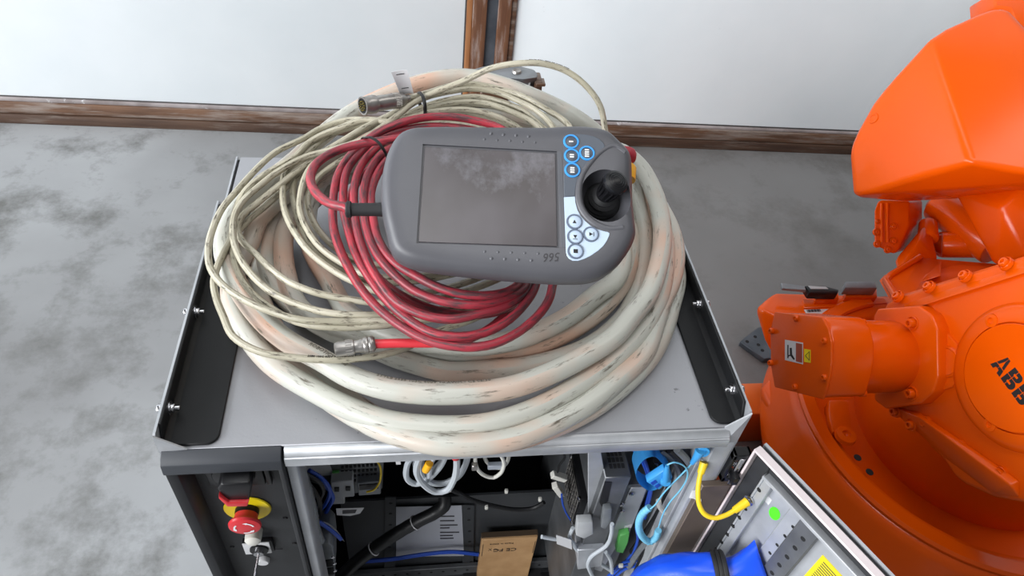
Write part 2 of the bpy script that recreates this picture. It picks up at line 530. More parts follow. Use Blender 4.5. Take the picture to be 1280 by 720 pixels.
# side sheets carrying an upstanding flange above the top
for x0, x1, nm in ((-0.003, 0.0, 'side_panel'), (W, W + 0.003, 'side_panel')):
    s = obj(nm, prism([(x0, 0.0, 0.06), (x0, 0.0, TOP + HF - 0.004), (x0, 0.004, TOP + HF), (x0, 0.43, TOP + HF), (x0, 0.45, TOP + 0.001), (x0, D, TOP + 0.001), (x0, D, 0.06)], (x1 - x0, 0, 0)), 'galv', cab)
# triangular corner gussets
obj('corner_gusset', prism([(-0.002, -0.001, TOP + HF), (0.03, -0.001, TOP + 0.001), (0.0, -0.001, TOP - 0.002), (-0.002, -0.001, TOP + 0.0)], (0, 0.002, 0)), 'galv_edge', cab)
obj('corner_gusset', prism([(W + 0.002, -0.001, TOP + HF), (W - 0.026, -0.001, TOP + 0.001), (W - 0.024, -0.010, TOP - 0.022), (W + 0.002, -0.001, TOP - 0.035)], (0, 0.002, 0)), 'galv_edge', cab)
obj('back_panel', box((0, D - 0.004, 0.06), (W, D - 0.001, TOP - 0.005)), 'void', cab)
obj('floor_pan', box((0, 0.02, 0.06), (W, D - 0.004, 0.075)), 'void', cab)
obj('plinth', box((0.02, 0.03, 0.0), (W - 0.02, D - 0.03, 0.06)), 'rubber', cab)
# black angle rails bolted inside the flanges
def rail(x0, sgn, wd, y1):
    xs = lambda d: x0 + sgn * d
    pts = [(xs(0.0005), TOP + HF + 0.001), (xs(0.004), TOP + HF + 0.001), (xs(0.004), TOP + 0.008), (xs(0.007), TOP + 0.0045), (xs(wd), TOP + 0.0045), (xs(wd), TOP + 0.0005), (xs(0.0005), TOP + 0.0005)]
    b = bmesh.new()
    y0 = 0.004
    # base strip with rounded front corner, upright with sloped ends
    n = 6
    r = 0.014
    base = [(xs(0.001), y0), ] + [(xs(wd - r + r * sin(a)), y0 + r - r * cos(a)) for a in [i * pi / 2 / n for i in range(n + 1)]] + [(xs(wd), y1), (xs(0.001), y1)]
    b = prism([(q[0], q[1], TOP + 0.0005) for q in base], (0, 0, 0.004), 0.001, 1)
    b = prism([(xs(0.0005), y0 + 0.014, TOP + HF + 0.001), (xs(0.0005), y1 - 0.02, TOP + HF + 0.001), (xs(0.0005), y1, TOP + 0.004), (xs(0.0005), y0 + 0.001, TOP + 0.004)], (sgn * 0.0035, 0, 0), 0.0008, 1, bm=b)
    b = prism([(xs(0.004), y0, TOP + 0.0045), (xs(0.004), y0, TOP + 0.010), (xs(0.006), y0, TOP + 0.0065), (xs(0.010), y0, TOP + 0.0045)], (0, y1 - y0, 0), bm=b)
    rl = obj('rail', b, 'black_paint', cab)
    for y in (0.047, 0.205):
        obj('bolt', hexbolt((xs(0.004), y, TOP + 0.018), (sgn, 0, 0), 0.0062, 0.006, 0.006), 'chrome', rl)
        h = cyl((xs(-0.003), y, TOP + 0.018), (xs(-0.010), y, TOP + 0.018), 0.0062, n=6, bev=0.0008, seg=1)
        obj('bolt_head', h, 'chrome', rl)
rail(0.0, 1, 0.064, 0.44)
rail(W, -1, 0.0419, 0.46)

# ---- black control column on the left of the front
cx = 0.137
head = prism([(0.0, 0.0, TOP), (0.0, -0.010, TOP - 0.004), (0.0, -0.016, TOP - 0.010), (0.0, -0.018, TOP - 0.026), (0.0, -0.016, TOP - 0.029), (0.0, 0.03, TOP - 0.029), (0.0, 0.03, TOP - 0.001), (0.0, 0.001, TOP - 0.0005)], (cx, 0, 0), 0.0015, 2)
colm = obj('control_panel', box((0.004, 0.012, 0.08), (cx - 0.004, 0.03, TOP - 0.03)), 'panel_black', cab)
obj('panel_head', head, 'plastic_dark', colm)
obj('side_frame', prism([(0.0, -0.014, 0.08), (0.014, -0.014, 0.08), (0.02, 0.012, 0.08), (0.02, 0.03, 0.08), (0.0, 0.03, 0.08)], (0, 0, TOP - 0.029 - 0.08), 0.001, 1), 'panel_black', colm)
obj('side_frame', prism([(cx, -0.014, 0.08), (cx - 0.006, -0.014, 0.08), (cx - 0.012, 0.012, 0.08), (cx - 0.012, 0.03, 0.08), (cx, 0.03, 0.08)], (0, 0, TOP - 0.029 - 0.08), 0.001, 1), 'panel_black', colm)
# main switch
ms = obj('main_switch', box((0.036, 0.002, 0.875), (0.106, 0.014, 0.935), 0.003), 'plastic_black', cab)
obj('switch_side', box((0.107, 0.004, 0.872), (0.113, 0.013, 0.932), 0.001), 'plastic_black', ms)
obj('switch_hub', cyl((0.071, 0.003, 0.908), (0.071, -0.004, 0.908), 0.027, 0.025, 32, 0.0015), 'plastic_black', ms)
kn = prism([(0.0598, -0.03, 0.9266), (0.0664, -0.03, 0.9372), (0.0995, -0.03, 0.9378), (0.1011, -0.03, 0.9301), (0.0913, -0.03, 0.892), (0.0667, -0.03, 0.8927)], (0, 0.027, 0), 0.003, 3)
kb = obj('switch_handle', kn, 'plastic_black', ms)
rd = prism([(0.0608, -0.034, 0.9184), (0.0693, -0.034, 0.9008), (0.093, -0.034, 0.8993), (0.0894, -0.034, 0.8886), (0.066, -0.034, 0.8902), (0.0598, -0.034, 0.9107)], (0, 0.014, 0), 0.0015, 2)
obj('red_edge', rd, 'red_btn', ms)
obj('marking', text_bm('I ON', 0.007, frame((0.078, 0.0016, 0.931), (1, 0, 0), (0, 0, 1), (0, -1, 0)), 0.0003), 'white_print', ms)
obj('marking', text_bm('0', 0.006, frame((0.047, 0.0016, 0.914), (1, 0, 0), (0, 0, 1), (0, -1, 0)), 0.0003), 'white_print', ms)
# emergency stop
ex, ez = 0.0697, 0.8018
ey = 0.012
es = obj('emergency_stop', lathe([(0, 0), (0.0300, 0), (0.0312, 0.0015), (0.0300, 0.003), (0.016, 0.0035), (0, 0.0035)], axis_frame((ex, ey, ez), (0, -1, 0)), 48), 'yellow', cab)
obj('collar', lathe([(0.0, 0.003), (0.0158, 0.003), (0.0158, 0.009), (0.0148, 0.012), (0.0, 0.012)], axis_frame((ex, ey, ez), (0, -1, 0)), 40), 'plastic_black', es)
mush = lathe([(0, 0.010), (0.0150, 0.010), (0.0155, 0.016), (0.0165, 0.021), (0.0205, 0.0225), (0.0215, 0.0250), (0.0205, 0.0280), (0.016, 0.0295), (0, 0.0302)], axis_frame((ex, ey, ez), (0, -1, 0)), 48)
mh = obj('push_button', mush, 'red_btn', es)
ab = None
for k in range(3):
    b = bmesh.new()
    a0 = k * 2 * pi / 3 + 0.3
    n = 10
    yo = ey - 0.0304
    rows = []
    for i in range(n + 1):
        a = a0 + i * 1.35 / n
        wv = 0.0012 if i < n - 3 else 0.0026 * (n - i) / 3
        rows.append([b.verts.new((ex + (0.0128 + s * wv) * cos(a), yo, ez + (0.0128 + s * wv) * sin(a))) for s in (-1, 1)])
    for i in range(n): b.faces.new((rows[i][0], rows[i][1], rows[i + 1][1], rows[i + 1][0]))
    ab = merge(ab, b)
obj('arrow_mark', ab, 'white_print', es)
# white lamp under it and key switch
lx, lz = 0.069, 0.7388
obj('indicator_lamp', lathe([(0, 0.022), (0.007, 0.0215), (0.011, 0.018), (0.0115, 0.012), (0.0115, 0)], axis_frame((lx, 0.012, lz), (0, -1, 0)), 32), 'white_wire', cab)
kx, kz = 0.0695, 0.7001
ks = obj('key_switch', box((kx - 0.021, 0.004, kz - 0.020), (kx + 0.021, 0.013, kz + 0.014), 0.002), 'plastic_black', cab)
obj('plate', box((kx - 0.0205, 0.0025, kz - 0.0195), (kx + 0.017, 0.0045, kz + 0.0135), 0.0006), 'label_white', ks)
obj('barrel_collar', lathe([(0, 0), (0.0135, 0), (0.013, 0.003), (0.0, 0.003)], axis_frame((kx + 0.001, 0.0025, kz - 0.004), (0, -1, 0)), 32), 'plastic_black', ks)
obj('barrel', lathe([(0, 0), (0.0075, 0), (0.007, 0.006), (0.0, 0.006)], axis_frame((kx + 0.001, 0.0, kz - 0.004), (0, -1, 0)), 28), 'chrome', ks)
obj('printed_rule', box((kx - 0.024, 0.0112, kz - 0.0283), (kx + 0.030, 0.0122, kz - 0.0275)), 'ink', ks)
obj('push_button', lathe([(0, 0.008), (0.008, 0.0075), (0.0095, 0.005), (0.0095, 0)], axis_frame((kx - 0.002, 0.012, kz - 0.056), (0, -1, 0)), 28), 'label_white', cab)
for bx, bz in ((0.115, ez - 0.035), (0.118, kz - 0.012), (0.03, kz - 0.012)):
    obj('screw', lathe([(0, 0.002), (0.003, 0.0015), (0.0035, 0)], axis_frame((bx, 0.012, bz), (0, -1, 0)), 14), 'plastic_black', colm)
# key with a ring of its own
ky = thing('key_ring', 'steel key in the cabinet lock with a split ring and second key hanging', 'keys', (kx, -0.03, kz - 0.05))
k0 = V((kx + 0.001, -0.006, kz - 0.004))
k1 = V((kx - 0.001, -0.035, kz - 0.012))
obj('key', prism([k0 + V((-0.0012, 0, 0.003)), k0 + V((-0.0012, 0, -0.003)), k1 + V((-0.0012, 0.012, -0.003)), k1 + V((-0.0012, 0.008, -0.009)), k1 + V((-0.0012, -0.006, -0.010)), k1 + V((-0.0012, -0.008, 0.004)), k1 + V((-0.0012, 0.008, 0.006))], (0.0022, 0, 0), 0.0004, 1), 'chrome', ky)
rc = k1 + V((0, -0.002, -0.017))
ring = [rc + V((cos(a) * 0.0115, -sin(a) * 0.006, sin(a) * 0.0115)) for a in [i * 2 * pi / 40 for i in range(40)]]
obj('split_ring', tube(ring, 0.0008, 6, True), 'chrome', ky)
q0 = rc + V((0.002, 0.004, -0.010))
obj('key', prism([q0 + V((-0.006, 0, 0.004)), q0 + V((0.006, 0, 0.004)), q0 + V((0.006, 0, -0.012)), q0 + V((0.0025, 0, -0.015)), q0 + V((0.0025, 0, -0.036)), q0 + V((-0.0025, 0, -0.038)), q0 + V((-0.0025, 0, -0.015)), q0 + V((-0.006, 0, -0.012))], (0, 0.0022, 0), 0.0004, 1), 'nickel', ky)

# ---- steel post beside the column, right hand post
obj('front_post', prism([(cx + 0.001, -0.004, 0.08), (cx + 0.013, -0.004, 0.08), (cx + 0.016, 0.004, 0.08), (cx + 0.016, 0.03, 0.08), (cx + 0.001, 0.03, 0.08)], (0, 0, TOP - 0.03 - 0.08), 0.001, 1), 'galv', cab)
rp = obj('front_post', prism([(W, -0.002, 0.08), (W - 0.026, -0.002, 0.08), (W - 0.030, 0.006, 0.08), (W - 0.030, 0.03, 0.08), (W, 0.03, 0.08)], (0, 0, TOP - 0.03 - 0.08), 0.001, 1), 'galv', cab)
obj('inner_flange', box((W - 0.036, 0.006, 0.08), (W - 0.031, 0.05, TOP - 0.03), 0.0008, 1), 'galv_edge', rp)
obj('hinge_cover', box((W - 0.022, -0.012, 0.08), (W + 0.021, -0.002, 0.838), 0.001, 1), 'brown_metal', rp)
hz = 0.885
hb_ = None
hx0, hx1, hz0, hz1 = W + 0.003, W + 0.030, hz - 0.040, hz + 0.028
for lo_c, hi_c in (((hx0, -0.010, hz0), (hx0 + 0.006, 0.006, hz1)), ((hx1 - 0.006, -0.010, hz0), (hx1, 0.006, hz1)), ((hx0, -0.010, hz1 - 0.012), (hx1, 0.006, hz1)), ((hx0, -0.010, hz0), (hx1, 0.006, hz0 + 0.012))):
    hb_ = box(lo_c, hi_c, 0.0015, 1, bm=hb_)
hg = obj('door_hinge', hb_, 'plastic_black', cab)
obj('hinge_pin', cyl((W + 0.018, -0.008, hz - 0.045), (W + 0.018, -0.008, hz + 0.02), 0.0042, n=16, bev=0.0008), 'chrome', hg)
obj('hinge_leaf', box((W + 0.012, -0.022, hz - 0.03), (W + 0.021, -0.006, hz - 0.012), 0.001), 'plastic_black', hg)
for dz in (-0.03, 0.0):
    obj('hinge_screw', hexbolt((W + 0.012, -0.0042, hz + dz), (0, -1, 0), 0.0035, 0.003, 0.002), 'chrome', hg)

# ---------------------------------------------------------------- thick pale cable, one run wound into seven turns
thick_pts = [(0.5944, 0.4768, 1.06), (0.6289, 0.4649, 1.08), (0.6618, 0.4398, 1.07), (0.6765, 0.3918, 1.06), (0.6788, 0.3418, 1.052), (0.6674, 0.2793, 1.048), (0.6486, 0.2279, 1.046), (0.6219, 0.175, 1.043), (0.5928, 0.1406, 1.04), (0.5603, 0.1049, 1.036), (0.5193, 0.0782, 1.032), (0.4629, 0.0493, 1.03), (0.4103, 0.0302, 1.03), (0.3366, 0.0247, 1.03), (0.2699, 0.0333, 1.03), (0.2218, 0.0531, 1.03), (0.1839, 0.0817, 1.03), (0.141, 0.111, 1.032), (0.1088, 0.1418, 1.036), (0.0771, 0.186, 1.042), (0.054, 0.2301, 1.046), (0.043, 0.2654, 1.05), (0.0442, 0.3096, 1.055), (0.0582, 0.3532, 1.06), (0.0883, 0.3882, 1.068), (0.1257, 0.4279, 1.08), (0.1584, 0.4731, 1.09), (0.2132, 0.5387, 1.1), (0.3004, 0.5914, 1.115), (0.3498, 0.6085, 1.12), (0.4013, 0.6139, 1.12), (0.4503, 0.5964, 1.118), (0.5, 0.5731, 1.112), (0.5492, 0.5523, 1.1), (0.5795, 0.5247, 1.095), (0.617, 0.5017, 1.075), (0.6521, 0.4808, 1.05), (0.6824, 0.4372, 1.03), (0.6891, 0.3483, 1.022), (0.682, 0.2871, 1.018), (0.6543, 0.2058, 1.014), (0.6194, 0.1478, 1.01), (0.6025, 0.1279, 1.008), (0.552, 0.0823, 1.004), (0.4909, 0.0402, 1.004), (0.4357, 0.0119, 1.004), (0.3846, -0.0035, 1.004), (0.336, -0.0058, 1.004), (0.2694, 0.004, 1.004), (0.2215, 0.0246, 1.004), (0.1718, 0.0565, 1.004), (0.1196, 0.0976, 1.005), (0.0808, 0.1495, 1.008), (0.0563, 0.2036, 1.012), (0.0517, 0.2377, 1.016), (0.0583, 0.2712, 1.022), (0.0691, 0.304, 1.03), (0.0758, 0.3308, 1.04), (0.0932, 0.3548, 1.05), (0.1269, 0.3914, 1.06), (0.1715, 0.4325, 1.07), (0.2184, 0.4722, 1.08), (0.2931, 0.5349, 1.085), (0.3997, 0.5673, 1.09), (0.4938, 0.5543, 1.085), (0.573, 0.5196, 1.07), (0.629, 0.4988, 1.045), (0.667, 0.4881, 1.02), (0.6962, 0.4285, 1.015), (0.7103, 0.3549, 1.008), (0.7038, 0.2929, 1.004), (0.6842, 0.2422, 1.002), (0.6542, 0.1912, 1.004), (0.6353, 0.1537, 1.003), (0.6074, 0.1031, 1.0), (0.5611, 0.0598, 1.0), (0.5147, 0.0235, 1.0), (0.4588, -0.0065, 1.0), (0.4072, -0.0247, 1.0), (0.3351, -0.0278, 1.0), (0.2882, -0.0143, 0.998), (0.2502, 0.0046, 0.996), (0.2056, 0.0385, 0.992), (0.1581, 0.084, 0.988), (0.1105, 0.1364, 0.987), (0.0762, 0.1814, 0.988), (0.0553, 0.2255, 0.989), (0.0479, 0.2629, 0.991), (0.0535, 0.3063, 0.997), (0.0673, 0.3464, 1.005), (0.0924, 0.3902, 1.015), (0.1371, 0.4388, 1.03), (0.2029, 0.496, 1.045), (0.293, 0.5527, 1.055), (0.4024, 0.5808, 1.055), (0.5133, 0.5674, 1.05), (0.5968, 0.5384, 1.03), (0.6457, 0.5129, 1.01), (0.6921, 0.4739, 0.988), (0.7096, 0.3715, 0.985), (0.7032, 0.2678, 0.985), (0.6748, 0.2005, 0.985), (0.6516, 0.154, 0.985), (0.6185, 0.1065, 0.985), (0.5725, 0.0629, 0.985), (0.5232, 0.0276, 0.985), (0.4668, 0.0009, 0.985), (0.4125, -0.0152, 0.985), (0.3362, -0.0138, 0.985), (0.2786, 0.0049, 0.985), (0.2192, 0.0478, 0.985), (0.1611, 0.103, 0.985), (0.1137, 0.1687, 0.985), (0.0789, 0.2524, 0.985), (0.0778, 0.2986, 0.988), (0.0939, 0.3432, 0.995), (0.121, 0.3871, 1.005), (0.2026, 0.4736, 1.025), (0.306, 0.5359, 1.03), (0.4437, 0.5561, 1.03), (0.5521, 0.5254, 1.03), (0.608, 0.4939, 1.04), (0.6462, 0.4764, 1.04), (0.6585, 0.4412, 1.03), (0.666, 0.3948, 1.015), (0.6676, 0.3525, 1.005), (0.6597, 0.3119, 0.997), (0.6432, 0.2636, 0.99), (0.608, 0.1931, 0.986), (0.5518, 0.138, 0.986), (0.5055, 0.1136, 0.986), (0.4482, 0.0975, 0.986), (0.3939, 0.0927, 0.986), (0.3409, 0.0919, 0.986), (0.3067, 0.1038, 0.986), (0.2681, 0.1197, 0.988), (0.226, 0.1422, 0.994), (0.1928, 0.1517, 1.002), (0.1611, 0.1696, 1.01), (0.1389, 0.1989, 1.012), (0.1222, 0.2486, 1.012), (0.1125, 0.301, 1.014), (0.1126, 0.338, 1.02), (0.1269, 0.3829, 1.032), (0.157, 0.4355, 1.045), (0.2166, 0.4902, 1.06), (0.3059, 0.5238, 1.065), (0.4128, 0.5393, 1.06), (0.5359, 0.5292, 1.05), (0.6102, 0.4963, 1.03), (0.6243, 0.4089, 1.03), (0.617, 0.32, 1.03), (0.6015, 0.2486, 1.03), (0.5838, 0.2143, 1.028), (0.5552, 0.1927, 1.026), (0.5072, 0.155, 1.02), (0.4484, 0.1254, 1.016), (0.3936, 0.1125, 1.015), (0.3411, 0.1141, 1.015), (0.2894, 0.1264, 1.012), (0.2421, 0.1522, 1.008), (0.2067, 0.1871, 1.004), (0.191, 0.2193, 1.004), (0.1796, 0.2458, 1.006), (0.1622, 0.2779, 1.01), (0.147, 0.3194, 1.016), (0.1417, 0.3644, 1.024), (0.1486, 0.4083, 1.035), (0.174, 0.4602, 1.05), (0.229, 0.4972, 1.06), (0.3189, 0.5224, 1.06), (0.4266, 0.5377, 1.055), (0.5456, 0.497, 1.045), (0.6081, 0.4758, 1.02), (0.6387, 0.4363, 1.0), (0.6461, 0.3642, 1.0), (0.6324, 0.2979, 1.0), (0.6149, 0.2538, 1.0), (0.5969, 0.2257, 0.998), (0.5594, 0.1859, 0.995), (0.5173, 0.156, 0.992), (0.4631, 0.1309, 0.989), (0.4072, 0.123, 0.987), (0.3422, 0.1189, 0.986), (0.2892, 0.1275, 0.986), (0.236, 0.1459, 0.986), (0.1865, 0.1804, 0.986), (0.1416, 0.2068, 0.986), (0.109, 0.2438, 0.99), (0.089, 0.2859, 1.0), (0.0877, 0.3264, 1.01), (0.0969, 0.3562, 1.02), (0.1243, 0.3887, 1.035), (0.1697, 0.4331, 1.05), (0.2419, 0.4761, 1.055), (0.3307, 0.4741, 1.05)]
thick_path = catmull(thick_pts, 0.010)
RT = 0.0142
thick = thing('power_cable', 'thick pale grooved power cable with pinkish stains coiled on the steel cabinet top', 'cable', (0.36, 0.28, TOP))
thick['label'] = 'thick off-white cable with pinkish stains wound in a wide coil on cabinet top'
obj('sheath', tube(thick_path, RT, 16), 'thick', thick)
def sub_path(path, i0, i1): return path[i0:i1]
def nearest(path, q):
    q = V(q)
    return min(range(len(path)), key=lambda i: (path[i] - q).length)
def print_on(path, q, s, size, r, theta, parent, m='grey_print', fwd=True, squash=0.9):
    i = nearest(path, q)
    seg = path[i:i + 60] if fwd else path[max(0, i - 60):i + 1][::-1]
    obj('printing', text_on_tube(s, size, seg, 0.0, r, theta, squash), m, parent, smooth=False)
print_on(thick_path, (0.2555, 0.0422, 1.03), 'STYLE 2586 105C 600V 90 AWM - CE 06/30', 0.0085, RT, -0.55, thick, fwd=False)
print_on(thick_path, (0.1638, 0.0925, 1.03), 'ROBOTICS 3HAC', 0.0085, RT, -0.3, thick, fwd=False)
print_on(thick_path, (0.3312, -0.0176, 0.986), '2586 105C 600V 90 AWM - CE 06', 0.0085, RT, -0.3, thick, fwd=False)

# ---------------------------------------------------------------- thin beige signal cable
thin_pts = [(0.3469, 0.2691, 1.06), (0.4388, 0.2832, 1.07), (0.5061, 0.2919, 1.1), (0.5212, 0.3732, 1.125), (0.4846, 0.4523, 1.135), (0.4653, 0.4716, 1.138), (0.4232, 0.4919, 1.14), (0.3795, 0.4924, 1.14), (0.3296, 0.4776, 1.138), (0.2811, 0.4609, 1.132), (0.2329, 0.4701, 1.125), (0.2025, 0.4768, 1.12), (0.1633, 0.466, 1.112), (0.1385, 0.4466, 1.106), (0.1004, 0.4193, 1.1), (0.0776, 0.3878, 1.094), (0.0539, 0.3395, 1.088), (0.0398, 0.3046, 1.085), (0.0327, 0.256, 1.08), (0.0343, 0.227, 1.078), (0.0417, 0.1991, 1.076), (0.0594, 0.1721, 1.074), (0.0897, 0.1457, 1.072), (0.1251, 0.1266, 1.07), (0.1615, 0.1125, 1.07), (0.1979, 0.109, 1.07), (0.246, 0.1091, 1.07), (0.2801, 0.1096, 1.07), (0.3498, 0.1187, 1.07), (0.422, 0.1356, 1.08), (0.4803, 0.1869, 1.09), (0.5095, 0.2368, 1.11), (0.5252, 0.3246, 1.125), (0.5081, 0.4162, 1.135), (0.4895, 0.447, 1.14), (0.468, 0.4774, 1.143), (0.4358, 0.4966, 1.146), (0.3991, 0.509, 1.146), (0.3611, 0.5003, 1.146), (0.3237, 0.4852, 1.143), (0.281, 0.4706, 1.13), (0.2269, 0.457, 1.115), (0.1858, 0.4316, 1.1), (0.1579, 0.4058, 1.092), (0.1264, 0.3677, 1.084), (0.0961, 0.3306, 1.074), (0.0697, 0.2961, 1.068), (0.0592, 0.2648, 1.065), (0.0626, 0.2342, 1.064), (0.076, 0.1973, 1.063), (0.0938, 0.1682, 1.063), (0.1163, 0.1441, 1.063), (0.1538, 0.1164, 1.063), (0.1975, 0.106, 1.063), (0.2457, 0.1061, 1.063), (0.2898, 0.1116, 1.063), (0.3606, 0.1258, 1.065), (0.4354, 0.1576, 1.075), (0.4948, 0.2103, 1.09), (0.5171, 0.2622, 1.11), (0.523, 0.3369, 1.13), (0.51, 0.4365, 1.143), (0.4892, 0.4702, 1.148), (0.4623, 0.4902, 1.152), (0.4302, 0.5113, 1.154), (0.3929, 0.5173, 1.155), (0.355, 0.5077, 1.154), (0.3203, 0.4964, 1.15), (0.2752, 0.47, 1.14), (0.2278, 0.4467, 1.126), (0.1933, 0.4229, 1.116), (0.1653, 0.4034, 1.108), (0.1437, 0.3838, 1.102), (0.1131, 0.3488, 1.094), (0.0875, 0.3197, 1.087), (0.0673, 0.2971, 1.08), (0.0635, 0.2772, 1.077), (0.0721, 0.2524, 1.076), (0.0942, 0.2241, 1.076), (0.1145, 0.1982, 1.076), (0.14, 0.1731, 1.076), (0.1757, 0.1546, 1.074), (0.2156, 0.1436, 1.073), (0.2502, 0.1383, 1.072), (0.3306, 0.1432, 1.074), (0.4156, 0.1752, 1.08), (0.4792, 0.221, 1.095), (0.5037, 0.2709, 1.11), (0.5121, 0.3532, 1.125), (0.4915, 0.4339, 1.14), (0.4516, 0.4674, 1.146), (0.4039, 0.4912, 1.147), (0.3542, 0.4861, 1.146), (0.3052, 0.4712, 1.14), (0.2449, 0.4661, 1.125), (0.1933, 0.4605, 1.112), (0.1677, 0.4474, 1.106), (0.144, 0.4163, 1.1), (0.1262, 0.3957, 1.096), (0.1168, 0.3751, 1.094), (0.1165, 0.343, 1.09), (0.122, 0.3072, 1.086), (0.1348, 0.2718, 1.083), (0.1604, 0.2269, 1.08), (0.1933, 0.1922, 1.078), (0.2215, 0.1708, 1.077), (0.2601, 0.1511, 1.076), (0.3309, 0.1545, 1.077), (0.4109, 0.1852, 1.085), (0.4692, 0.2292, 1.095), (0.4908, 0.2761, 1.11), (0.4958, 0.3597, 1.12), (0.4622, 0.4373, 1.13), (0.3908, 0.4713, 1.135), (0.3171, 0.4609, 1.13), (0.2452, 0.4384, 1.115), (0.1866, 0.4173, 1.1), (0.1497, 0.4044, 1.09), (0.1321, 0.3803, 1.086), (0.1289, 0.3516, 1.082), (0.1353, 0.3158, 1.079), (0.1486, 0.2733, 1.076), (0.1708, 0.2303, 1.074), (0.2016, 0.1983, 1.072), (0.2391, 0.1775, 1.07), (0.3216, 0.1802, 1.072), (0.4024, 0.2061, 1.08), (0.4616, 0.2515, 1.09), (0.4841, 0.3008, 1.1), (0.4792, 0.3693, 1.12), (0.4375, 0.4366, 1.13), (0.3784, 0.4675, 1.13), (0.3049, 0.4508, 1.125), (0.2452, 0.4302, 1.112), (0.1878, 0.3941, 1.098), (0.1612, 0.3632, 1.092), (0.1524, 0.3291, 1.087), (0.1593, 0.2937, 1.083), (0.1731, 0.2637, 1.08), (0.1981, 0.2304, 1.078), (0.2281, 0.2075, 1.076), (0.3011, 0.2046, 1.075), (0.3881, 0.2301, 1.08), (0.4524, 0.2686, 1.09), (0.4726, 0.319, 1.1), (0.4624, 0.3789, 1.12), (0.4129, 0.4358, 1.13), (0.3533, 0.4556, 1.13), (0.281, 0.4393, 1.125), (0.2165, 0.4209, 1.115), (0.1765, 0.4057, 1.108), (0.1573, 0.3852, 1.104), (0.1477, 0.3618, 1.1), (0.1435, 0.3302, 1.096), (0.1451, 0.2965, 1.092), (0.155, 0.2648, 1.089), (0.1764, 0.2265, 1.086), (0.2087, 0.1962, 1.084), (0.2447, 0.1756, 1.082), (0.311, 0.1767, 1.08), (0.3962, 0.2008, 1.085), (0.4603, 0.2458, 1.095), (0.4882, 0.2974, 1.11), (0.4908, 0.3755, 1.13), (0.449, 0.4403, 1.142), (0.3899, 0.4678, 1.147), (0.3291, 0.4642, 1.145), (0.2752, 0.4516, 1.135), (0.2275, 0.4621, 1.13), (0.1921, 0.4516, 1.122), (0.161, 0.438, 1.115), (0.1454, 0.4263, 1.11), (0.1313, 0.4015, 1.106), (0.1103, 0.3832, 1.102), (0.0848, 0.3611, 1.097), (0.0656, 0.3353, 1.09), (0.0569, 0.3108, 1.08), (0.0558, 0.2814, 1.072), (0.0545, 0.2582, 1.068), (0.0496, 0.241, 1.065), (0.045, 0.2166, 1.062), (0.044, 0.1906, 1.06), (0.051, 0.164, 1.058), (0.0641, 0.1342, 1.056), (0.0799, 0.1029, 1.054), (0.1115, 0.0798, 1.052), (0.1521, 0.0703, 1.05), (0.1991, 0.065, 1.05), (0.246, 0.0701, 1.048), (0.2816, 0.0836, 1.044), (0.3251, 0.1148, 1.04), (0.3824, 0.1321, 1.05), (0.448, 0.1698, 1.07), (0.5042, 0.2347, 1.09), (0.5405, 0.2978, 1.11), (0.5765, 0.3712, 1.12), (0.5913, 0.4047, 1.13), (0.5885, 0.4218, 1.15), (0.5782, 0.4355, 1.18), (0.5592, 0.4508, 1.2), (0.5296, 0.4692, 1.215), (0.4937, 0.4779, 1.222), (0.4601, 0.4782, 1.222), (0.417, 0.4798, 1.212), (0.3765, 0.4794, 1.19), (0.3291, 0.4747, 1.17), (0.2992, 0.4608, 1.16), (0.2814, 0.4467, 1.152), (0.2579, 0.4326, 1.14), (0.2258, 0.4093, 1.13), (0.1836, 0.3986, 1.12), (0.1443, 0.3894, 1.112), (0.1098, 0.3625, 1.106), (0.0881, 0.3389, 1.1), (0.0696, 0.3131, 1.095), (0.0612, 0.2935, 1.09), (0.0605, 0.2672, 1.087), (0.0685, 0.2309, 1.084), (0.087, 0.1944, 1.08), (0.1172, 0.1593, 1.076), (0.1532, 0.1357, 1.074), (0.1926, 0.1209, 1.073), (0.2333, 0.116, 1.073), (0.2801, 0.1176, 1.073), (0.3597, 0.1229, 1.08), (0.433, 0.1501, 1.09), (0.4917, 0.1995, 1.1), (0.5147, 0.2502, 1.12), (0.5318, 0.3426, 1.14), (0.5366, 0.4442, 1.14), (0.5021, 0.4743, 1.15), (0.4694, 0.4996, 1.155), (0.4243, 0.5185, 1.158), (0.393, 0.5231, 1.16), (0.3614, 0.5167, 1.16), (0.3238, 0.4937, 1.16), (0.2899, 0.4705, 1.162)]
thin_path = catmull(thin_pts, 0.008)
RN = 0.0046
thin = thing('signal_cable', 'thin beige scuffed signal cable coiled in many loose turns over the thick cable', 'cable', (0.25, 0.35, 1.0))
obj('sheath', tube(thin_path, RN, 9), 'thin', thin)
print_on(thin_path, (0.1709, 0.0672, 1.05), '2586 105C 600V AWM 3HAC 9110', 0.0048, RN, -0.25, thin, 'black_print', fwd=True)
print_on(thin_path, (0.5275, 0.4714, 1.215), '600V AWM CE 2586 105C 3HAC', 0.0048, RN, 0.6, thin, 'black_print', fwd=True)
